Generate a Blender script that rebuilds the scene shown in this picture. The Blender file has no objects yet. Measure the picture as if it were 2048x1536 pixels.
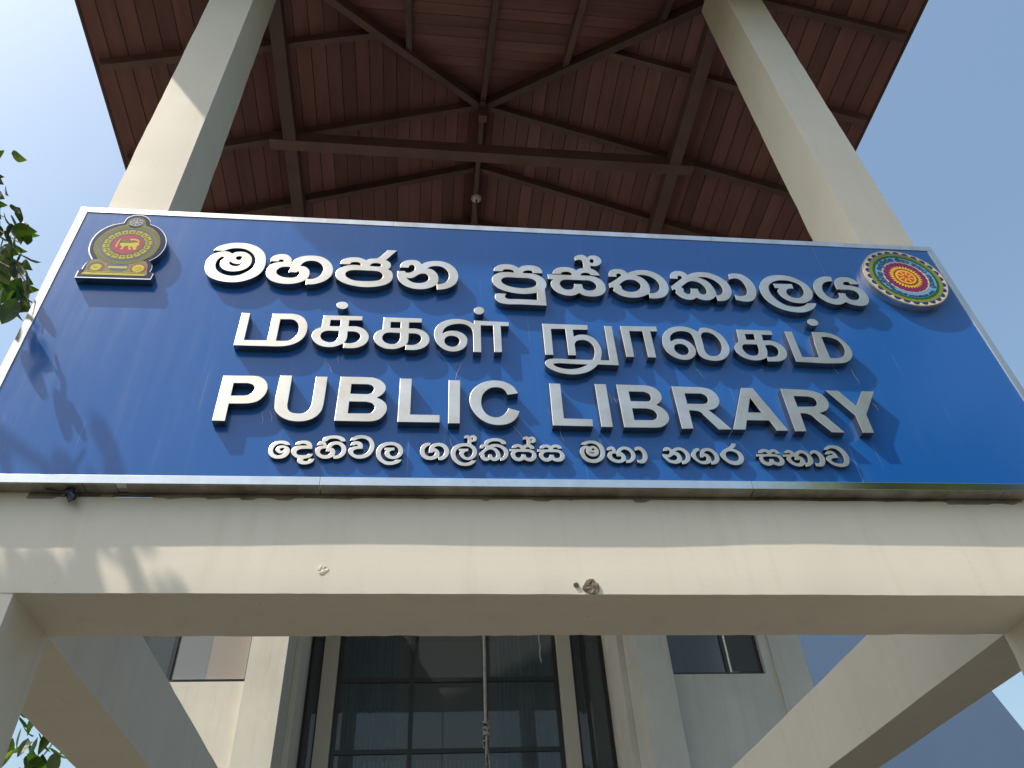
import bpy, bmesh, math, random
from mathutils import Vector, Matrix, noise
R = math.radians
scn = bpy.context.scene
# ------------------------------------------------------------------ camera
cd = bpy.data.cameras.new('camera'); cam = bpy.data.objects.new('camera', cd)
scn.collection.objects.link(cam); scn.camera = cam
cd.sensor_fit = 'HORIZONTAL'; cd.sensor_width = 36.0; cd.lens = 27.617; cd.clip_start = .05; cd.clip_end = 2000
cam.matrix_world = Matrix(((0.9935273, -0.0320428, -0.1089801, 1.421078),
                           (-0.1025583, -0.6655148, -0.7393050, -2.719626),
                           (-0.0488385, 0.7456965, -0.6644934, 1.599953), (0, 0, 0, 1)))
# ------------------------------------------------------------------ sky and sun
SUN = Vector((-.5283, -.2169, .8208)).normalized()      # direction towards the sun
world = bpy.data.worlds.new('World'); scn.world = world; world.use_nodes = True
nt = world.node_tree; nt.nodes.clear()
wo = nt.nodes.new('ShaderNodeOutputWorld'); bg = nt.nodes.new('ShaderNodeBackground'); sky = nt.nodes.new('ShaderNodeTexSky')
sky.sky_type = 'NISHITA'; sky.sun_disc = False
sky.sun_elevation = math.asin(SUN.z); sky.sun_rotation = math.atan2(SUN.x, SUN.y)
sky.air_density = 1.5; sky.dust_density = 4.2; sky.ozone_density = 1.6
bg.inputs['Strength'].default_value = .15
tint = nt.nodes.new('ShaderNodeMixRGB'); tint.blend_type = 'MULTIPLY'; tint.inputs[0].default_value = 1; tint.inputs[2].default_value = (.97, 1.02, 1.0, 1)
nt.links.new(sky.outputs[0], tint.inputs[1]); nt.links.new(tint.outputs[0], bg.inputs[0]); nt.links.new(bg.outputs[0], wo.inputs[0])
sl = bpy.data.lights.new('sun', 'SUN'); sl.energy = 4.7; sl.angle = R(.53); sl.color = (1, .9, .76)
so = bpy.data.objects.new('sun', sl); scn.collection.objects.link(so)
so.rotation_euler = SUN.to_track_quat('Z', 'Y').to_euler()
scn.view_settings.view_transform = 'Standard'; scn.view_settings.look = 'None'
scn.view_settings.exposure = .43; scn.view_settings.gamma = 1; scn.view_settings.use_curve_mapping = False
scn.cycles.max_bounces = 8; scn.cycles.transparent_max_bounces = 12
# ------------------------------------------------------------------ helpers
col = scn.collection
def tag(o, label=None, cat=None, group=None, kind=None):
    if label: o['label'] = label
    if cat: o['category'] = cat
    if group: o['group'] = group
    if kind: o['kind'] = kind
    return o
def empty(name, loc=(0, 0, 0), **k):
    o = bpy.data.objects.new(name, None); col.objects.link(o); o.location = loc
    return tag(o, **k)
def link(name, me, m, parent=None, loc=None, **k):
    if isinstance(me, bmesh.types.BMesh):
        b = me; me = bpy.data.meshes.new(name); bmesh.ops.recalc_face_normals(b, faces=b.faces); b.to_mesh(me); b.free()
    o = bpy.data.objects.new(name, me); col.objects.link(o)
    if m is not None:
        me.materials.clear(); me.materials.append(m)
    if parent is not None:
        o.parent = parent; parent_loc[o.name] = 1
    if loc: o.location = loc
    return tag(o, **k)
parent_loc = {}
def box(x0, x1, y0, y1, z0, z1, bev=0., o=(0, 0, 0), bm=None):
    b = bm or bmesh.new()
    v = [b.verts.new((x - o[0], y - o[1], z - o[2])) for x in (x0, x1) for y in (y0, y1) for z in (z0, z1)]
    fs = [b.faces.new([v[i] for i in f]) for f in ((0, 1, 3, 2), (4, 6, 7, 5), (0, 4, 5, 1), (2, 3, 7, 6), (0, 2, 6, 4), (1, 5, 7, 3))]
    if bev:
        es = list({e for f in fs for e in f.edges})
        bmesh.ops.bevel(b, geom=es, offset=bev, segments=2, affect='EDGES', profile=.6)
    return b
def hexa(p8, bm=None):     # 8 points: bottom four, top four
    b = bm or bmesh.new(); v = [b.verts.new(p) for p in p8]
    for f in ((0, 3, 2, 1), (4, 5, 6, 7), (0, 1, 5, 4), (1, 2, 6, 5), (2, 3, 7, 6), (3, 0, 4, 7)): b.faces.new([v[i] for i in f])
    return b
def beam(p, q, w, h, up=Vector((0, 0, 1)), bm=None, drop=0.):
    p, q = Vector(p), Vector(q); d = (q - p).normalized(); s = d.cross(up).normalized() * w / 2; u = s.normalized().cross(d) * h
    pts = []
    for k in (0, 1):
        for e, sg in ((p, -1), (q, -1), (q, 1), (p, 1)):
            pts.append(e + s * sg + u * (k - 1) - u.normalized() * drop)
    return hexa(pts, bm)
def tube(pts, r, n=8, bm=None, r1=None):
    b = bm or bmesh.new(); rings = []
    for i, p in enumerate(pts):
        p = Vector(p); a = Vector(pts[max(i - 1, 0)]); c = Vector(pts[min(i + 1, len(pts) - 1)]); d = (c - a).normalized()
        s = d.orthogonal().normalized() if abs(d.z) > .99 else d.cross(Vector((0, 0, 1))).normalized(); t = d.cross(s)
        rr = r if r1 is None else r + (r1 - r) * i / (len(pts) - 1)
        rings.append([b.verts.new(p + (s * math.cos(2 * math.pi * k / n) + t * math.sin(2 * math.pi * k / n)) * rr) for k in range(n)])
    for a, c in zip(rings, rings[1:]):
        for k in range(n): b.faces.new((a[k], a[(k + 1) % n], c[(k + 1) % n], c[k]))
    b.faces.new(rings[0]); b.faces.new(rings[-1][::-1])
    return b
def contour(s, k=4, off=(0, 0), sc=1e-4):
    P = []
    for t in s.split():
        c = t.endswith('!'); a, b = t.rstrip('!').split(','); P.append((float(a) * sc + off[0], float(b) * sc + off[1], c))
    n = len(P); out = []
    for i in range(n):
        p0, p1, p2, p3 = P[i - 1], P[i], P[(i + 1) % n], P[(i + 2) % n]
        out.append(p1[:2])
        if p1[2] and p2[2]: continue
        L = math.hypot(p2[0] - p1[0], p2[1] - p1[1])
        def tan(a, b, c, corner, other):
            if corner: return ((c[0] - b[0]), (c[1] - b[1])) if other else ((b[0] - a[0]), (b[1] - a[1]))
            l1 = math.hypot(b[0] - a[0], b[1] - a[1]) + 1e-9; l2 = math.hypot(c[0] - b[0], c[1] - b[1]) + 1e-9
            return tuple(L * ((b[j] - a[j]) / l1 * l2 + (c[j] - b[j]) / l2 * l1) / (l1 + l2) for j in (0, 1))
        t1 = tan(p0, p1, p2, p1[2], True); t2 = tan(p1, p2, p3, p2[2], False)
        for j in range(1, k):
            t = j / k; h = (2 * t**3 - 3 * t * t + 1, t**3 - 2 * t * t + t, -2 * t**3 + 3 * t * t, t**3 - t * t)
            out.append(tuple(h[0] * p1[q] + h[1] * t1[q] + h[2] * p2[q] + h[3] * t2[q] for q in (0, 1)))
    return out
def solid(contours, depth, bev=0., back=.001):
    """fill outlines (holes by even-odd) and give them depth; x right, z up, front towards -y, back at y=+back"""
    cu = bpy.data.curves.new('c', 'CURVE'); cu.dimensions = '2D'; cu.fill_mode = 'BOTH'
    for c in contours:
        sp = cu.splines.new('POLY'); sp.points.add(len(c) - 1)
        for p, q in zip(sp.points, c): p.co = (q[0], q[1], 0, 1)
        sp.use_cyclic_u = True
    cu.extrude = (depth + back) / 2 - bev; cu.bevel_depth = bev; cu.bevel_resolution = 1; cu.offset = -bev
    o = bpy.data.objects.new('c', cu); me = bpy.data.meshes.new_from_object(o)
    mid = (depth + back) / 2 - back
    for v in me.vertices: v.co = (v.co.x, -v.co.z - mid, v.co.y)
    bpy.data.objects.remove(o); bpy.data.curves.remove(cu)
    me.polygons.foreach_set('use_smooth', [False] * len(me.polygons))
    return me
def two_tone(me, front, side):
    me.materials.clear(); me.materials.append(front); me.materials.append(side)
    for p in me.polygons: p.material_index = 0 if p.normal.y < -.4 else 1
def circle(cx, cz, r, n=48, a0=0., a1=None):
    a1 = a1 if a1 is not None else 2 * math.pi
    return [(cx + r * math.cos(a0 + (a1 - a0) * i / n), cz + r * math.sin(a0 + (a1 - a0) * i / n)) for i in range(n)]
# ------------------------------------------------------------------ materials
def mat(name, base, rough=.6, metal=0., spec=.5, var=None, vscale=3., bump=0., bscale=60., coat=0., stretch=None, rvar=0.):
    m = bpy.data.materials.new(name); m.use_nodes = True; n = m.node_tree; p = n.nodes['Principled BSDF']
    p.inputs['Base Color'].default_value = (*base, 1); p.inputs['Roughness'].default_value = rough
    p.inputs['Metallic'].default_value = metal; p.inputs['Specular IOR Level'].default_value = spec; p.inputs['Coat Weight'].default_value = coat
    tc = n.nodes.new('ShaderNodeTexCoord'); mp = n.nodes.new('ShaderNodeMapping'); n.links.new(tc.outputs['Object'], mp.inputs[0])
    if stretch: mp.inputs['Scale'].default_value = stretch
    if var:
        t = n.nodes.new('ShaderNodeTexNoise'); t.inputs['Scale'].default_value = vscale; t.inputs['Detail'].default_value = 7; t.inputs['Roughness'].default_value = .62
        r = n.nodes.new('ShaderNodeValToRGB'); r.color_ramp.elements[0].position = .33; r.color_ramp.elements[1].position = .68
        r.color_ramp.elements[0].color = (*var, 1); r.color_ramp.elements[1].color = (*base, 1)
        n.links.new(mp.outputs[0], t.inputs['Vector']); n.links.new(t.outputs['Fac'], r.inputs[0]); n.links.new(r.outputs[0], p.inputs['Base Color'])
        if rvar:
            mr = n.nodes.new('ShaderNodeMapRange'); mr.inputs['To Min'].default_value = rough + rvar; mr.inputs['To Max'].default_value = rough
            n.links.new(t.outputs['Fac'], mr.inputs['Value']); n.links.new(mr.outputs[0], p.inputs['Roughness'])
    if bump:
        t2 = n.nodes.new('ShaderNodeTexNoise'); t2.inputs['Scale'].default_value = bscale; t2.inputs['Detail'].default_value = 4
        b = n.nodes.new('ShaderNodeBump'); b.inputs['Strength'].default_value = 1; b.inputs['Distance'].default_value = bump
        n.links.new(mp.outputs[0], t2.inputs['Vector']); n.links.new(t2.outputs['Fac'], b.inputs['Height']); n.links.new(b.outputs[0], p.inputs['Normal'])
    return m
M = {}
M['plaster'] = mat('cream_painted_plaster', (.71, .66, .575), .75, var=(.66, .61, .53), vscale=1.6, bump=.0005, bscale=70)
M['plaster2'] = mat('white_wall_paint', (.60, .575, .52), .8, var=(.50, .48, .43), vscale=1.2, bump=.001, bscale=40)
def streak(m, c, amt=.5, z=.35, lo=.52, hi=.78):
    n = m.node_tree; p = n.nodes['Principled BSDF']; src = p.inputs['Base Color'].links[0].from_socket; tc = n.nodes['Texture Coordinate']
    mp = n.nodes.new('ShaderNodeMapping'); mp.inputs['Scale'].default_value = (7, 7, z); n.links.new(tc.outputs['Object'], mp.inputs[0])
    t = n.nodes.new('ShaderNodeTexNoise'); t.inputs['Scale'].default_value = 1.3; t.inputs['Detail'].default_value = 8; t.inputs['Roughness'].default_value = .65; n.links.new(mp.outputs[0], t.inputs['Vector'])
    r = n.nodes.new('ShaderNodeValToRGB'); r.color_ramp.elements[0].position = lo; r.color_ramp.elements[1].position = hi; r.color_ramp.elements[0].color = (0, 0, 0, 1); r.color_ramp.elements[1].color = (amt, amt, amt, 1); n.links.new(t.outputs['Fac'], r.inputs[0])
    x = n.nodes.new('ShaderNodeMixRGB'); x.inputs[2].default_value = (*c, 1); n.links.new(r.outputs[0], x.inputs[0]); n.links.new(src, x.inputs[1]); n.links.new(x.outputs[0], p.inputs['Base Color'])
    t2 = n.nodes.new('ShaderNodeTexNoise'); t2.inputs['Scale'].default_value = 34; t2.inputs['Detail'].default_value = 3; n.links.new(tc.outputs['Object'], t2.inputs['Vector'])
    r2 = n.nodes.new('ShaderNodeValToRGB'); r2.color_ramp.elements[0].position = .735; r2.color_ramp.elements[1].position = .76; r2.color_ramp.elements[0].color = (0, 0, 0, 1); r2.color_ramp.elements[1].color = (.55, .55, .55, 1); n.links.new(t2.outputs['Fac'], r2.inputs[0])
    y = n.nodes.new('ShaderNodeMixRGB'); y.inputs[2].default_value = (.22, .19, .14, 1); n.links.new(r2.outputs[0], y.inputs[0]); n.links.new(x.outputs[0], y.inputs[1]); n.links.new(y.outputs[0], p.inputs['Base Color'])
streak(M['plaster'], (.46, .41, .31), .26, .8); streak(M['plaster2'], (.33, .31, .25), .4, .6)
M['rough_concrete'] = mat('bare_rough_concrete', (.24, .20, .15), .95, var=(.07, .055, .04), vscale=45, bump=.003, bscale=60)
M['steel'] = mat('brushed_stainless_steel', (.78, .77, .75), .30, 1., var=(.60, .56, .50), vscale=9, bump=.00006, bscale=300, stretch=(1, 1, .15), rvar=.12)
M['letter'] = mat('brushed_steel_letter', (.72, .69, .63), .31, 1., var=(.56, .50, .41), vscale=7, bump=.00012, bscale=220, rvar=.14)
M['mirror'] = mat('polished_stainless_steel', (.80, .79, .76), .09, 1., var=(.7, .68, .64), vscale=12, rvar=.1)
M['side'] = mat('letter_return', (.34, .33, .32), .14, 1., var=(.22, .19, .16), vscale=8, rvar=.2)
M['white'] = mat('off_white', (.62, .58, .48), .5)
M['navy'] = mat('navy_print', (.012, .016, .07), .22, spec=.2)
M['dark'] = mat('black_rubber', (.008, .01, .03), .5)
M['grime'] = mat('dirty_steel_underside', (.42, .39, .35), .42, .8, var=(.2, .17, .13), vscale=6, rvar=.2)
def panel_mat():
    m = mat('blue_gloss_panel', (.012, .075, .34), .10, spec=.6)
    n = m.node_tree; p = n.nodes['Principled BSDF']; tc = n.nodes['Texture Coordinate']
    mp = n.nodes.new('ShaderNodeMapping'); mp.inputs['Scale'].default_value = (7, 1, .5); n.links.new(tc.outputs['Object'], mp.inputs[0])
    t = n.nodes.new('ShaderNodeTexNoise'); t.inputs['Scale'].default_value = 2.2; t.inputs['Detail'].default_value = 8; t.inputs['Roughness'].default_value = .7
    n.links.new(mp.outputs[0], t.inputs['Vector'])
    r = n.nodes.new('ShaderNodeValToRGB'); r.color_ramp.elements[0].position = .56; r.color_ramp.elements[1].position = .9
    r.color_ramp.elements[0].color = (.010, .100, .38, 1); r.color_ramp.elements[1].color = (.04, .14, .39, 1)
    n.links.new(t.outputs['Fac'], r.inputs[0]); n.links.new(r.outputs[0], p.inputs['Base Color'])
    mr = n.nodes.new('ShaderNodeMapRange'); mr.inputs['To Min'].default_value = .06; mr.inputs['To Max'].default_value = .3
    n.links.new(t.outputs['Fac'], mr.inputs['Value']); n.links.new(mr.outputs[0], p.inputs['Roughness'])
    m4 = n.nodes.new('ShaderNodeMapping'); m4.inputs['Scale'].default_value = (38, 1, 1.1); n.links.new(tc.outputs['Object'], m4.inputs[0])
    t4 = n.nodes.new('ShaderNodeTexNoise'); t4.inputs['Scale'].default_value = 1.4; t4.inputs['Detail'].default_value = 5; t4.inputs['Distortion'].default_value = .25; n.links.new(m4.outputs[0], t4.inputs['Vector'])
    r4 = n.nodes.new('ShaderNodeValToRGB'); r4.color_ramp.elements[0].position = .66; r4.color_ramp.elements[1].position = .80; r4.color_ramp.elements[0].color = (0, 0, 0, 1); r4.color_ramp.elements[1].color = (.34, .34, .34, 1); n.links.new(t4.outputs['Fac'], r4.inputs[0])
    mxc = n.nodes.new('ShaderNodeMixRGB'); mxc.inputs[2].default_value = (.32, .38, .48, 1); n.links.new(r4.outputs[0], mxc.inputs[0]); n.links.new(r.outputs[0], mxc.inputs[1]); n.links.new(mxc.outputs[0], p.inputs['Base Color'])
    t3 = n.nodes.new('ShaderNodeTexNoise'); t3.inputs['Scale'].default_value = 1.1; b = n.nodes.new('ShaderNodeBump'); b.inputs['Distance'].default_value = .004; b.inputs['Strength'].default_value = .6
    n.links.new(tc.outputs['Object'], t3.inputs['Vector']); n.links.new(t3.outputs['Fac'], b.inputs['Height']); n.links.new(b.outputs[0], p.inputs['Normal'])
    return m
M['panel'] = panel_mat()
def wood_mat(name, c0, c1, along):
    m = bpy.data.materials.new(name); m.use_nodes = True; n = m.node_tree; p = n.nodes['Principled BSDF']; p.inputs['Roughness'].default_value = .55
    tc = n.nodes.new('ShaderNodeTexCoord'); mp = n.nodes.new('ShaderNodeMapping'); mp.inputs['Scale'].default_value = along
    oi = n.nodes.new('ShaderNodeObjectInfo'); n.links.new(tc.outputs['Object'], mp.inputs[0])
    cmb = n.nodes.new('ShaderNodeVectorMath'); cmb.operation = 'ADD'; sc = n.nodes.new('ShaderNodeVectorMath'); sc.operation = 'SCALE'; sc.inputs['Scale'].default_value = 37.
    n.links.new(oi.outputs['Random'], sc.inputs[0]); n.links.new(mp.outputs[0], cmb.inputs[0]); n.links.new(sc.outputs[0], cmb.inputs[1])
    t = n.nodes.new('ShaderNodeTexNoise'); t.inputs['Scale'].default_value = 1.; t.inputs['Detail'].default_value = 6; n.links.new(cmb.outputs[0], t.inputs['Vector'])
    r = n.nodes.new('ShaderNodeValToRGB'); r.color_ramp.elements[0].position = .3; r.color_ramp.elements[1].position = .7
    r.color_ramp.elements[0].color = (*c0, 1); r.color_ramp.elements[1].color = (*c1, 1); n.links.new(t.outputs['Fac'], r.inputs[0])
    h = n.nodes.new('ShaderNodeHueSaturation'); mr = n.nodes.new('ShaderNodeMapRange'); mr.inputs['To Min'].default_value = .70; mr.inputs['To Max'].default_value = 1.2
    n.links.new(oi.outputs['Random'], mr.inputs['Value']); n.links.new(mr.outputs[0], h.inputs['Value']); n.links.new(r.outputs[0], h.inputs['Color'])
    n.links.new(h.outputs[0], p.inputs['Base Color'])
    return m
M['plank'] = wood_mat('red_brown_planks', (.175, .070, .067), (.25, .104, .096), (9, 1.1, 9))
M['plank_x'] = wood_mat('red_brown_planks_cross', (.175, .070, .067), (.25, .104, .096), (1.1, 9, 9))
M['timber'] = wood_mat('stained_timber', (.11, .058, .052), (.165, .088, .078), (3, 3, 3))
M['tile'] = mat('roof_tile', (.20, .09, .06), .8, var=(.14, .07, .05))
def glass_mat(tint=(.55, .62, .64)):
    m = bpy.data.materials.new('tinted_glass'); m.use_nodes = True; n = m.node_tree; n.nodes.remove(n.nodes['Principled BSDF']); out = n.nodes['Material Output']
    g = n.nodes.new('ShaderNodeBsdfGlossy'); g.inputs['Roughness'].default_value = .02; g.inputs['Color'].default_value = (.9, .9, .9, 1)
    t = n.nodes.new('ShaderNodeBsdfTransparent'); t.inputs['Color'].default_value = (*tint, 1)
    f = n.nodes.new('ShaderNodeFresnel'); f.inputs['IOR'].default_value = 1.42; mx = n.nodes.new('ShaderNodeMixShader')
    n.links.new(f.outputs[0], mx.inputs[0]); n.links.new(t.outputs[0], mx.inputs[1]); n.links.new(g.outputs[0], mx.inputs[2]); df = n.nodes.new('ShaderNodeBsdfDiffuse'); df.inputs['Color'].default_value = (.22, .25, .27, 1); m2 = n.nodes.new('ShaderNodeMixShader'); m2.inputs[0].default_value = .17
    n.links.new(mx.outputs[0], m2.inputs[1]); n.links.new(df.outputs[0], m2.inputs[2]); n.links.new(m2.outputs[0], out.inputs[0])
    return m
M['glass'] = glass_mat((.72, .78, .80))
M['frame'] = mat('dark_window_frame', (.008, .009, .011), .4)
M['mullion'] = mat('taupe_post', (.42, .39, .33), .6)
M['darkcover'] = mat('dark_pane_cover', (.06, .065, .07), .8)  # for the added sheet that darkens the right window pane
M['teal'] = mat('teal_curtain', (.16, .36, .42), .9, var=(.08, .22, .28), vscale=2)
M['greycloth'] = mat('grey_curtain', (.17, .19, .21), .8); M['beige'] = mat('beige_blind', (.27, .245, .225), .8)
M['interior'] = mat('interior_paint', (.30, .30, .28), .9)
M['blue_wall'] = mat('blue_painted_wall', (.085, .14, .25), .8, var=(.10, .155, .265), vscale=.6)
M['paving'] = mat('asphalt_paving', (.085, .082, .07), .9, var=(.055, .052, .044), vscale=.7, bump=.004, bscale=14)
M['soil'] = mat('packed_earth', (.035, .045, .018), .95, var=(.028, .026, .014), vscale=.15)
M['bark'] = mat('bark', (.16, .13, .10), .9, var=(.09, .07, .05), vscale=12, bump=.01, bscale=30)
M['rope'] = mat('grey_rope', (.33, .31, .26), .9, var=(.18, .16, .13), vscale=60, bump=.002, bscale=200)
def leaf_mat(c, tr):
    m = mat('leaf', c, .38, var=(c[0] * .55, c[1] * .6, c[2] * .6), vscale=7); n = m.node_tree; p = n.nodes['Principled BSDF']; out = n.nodes['Material Output']
    t = n.nodes.new('ShaderNodeBsdfTranslucent'); t.inputs['Color'].default_value = (*tr, 1); mx = n.nodes.new('ShaderNodeMixShader'); mx.inputs[0].default_value = .38
    n.links.new(p.outputs[0], mx.inputs[1]); n.links.new(t.outputs[0], mx.inputs[2]); n.links.new(mx.outputs[0], out.inputs[0])
    return m
M['leaf'] = leaf_mat((.030, .075, .014), (.09, .20, .02)); M['leaf2'] = leaf_mat((.045, .10, .015), (.24, .36, .025))
def flat(name, c, r=.22): return mat(name, tuple(v * 1.05 for v in c), r, spec=.2)
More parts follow.
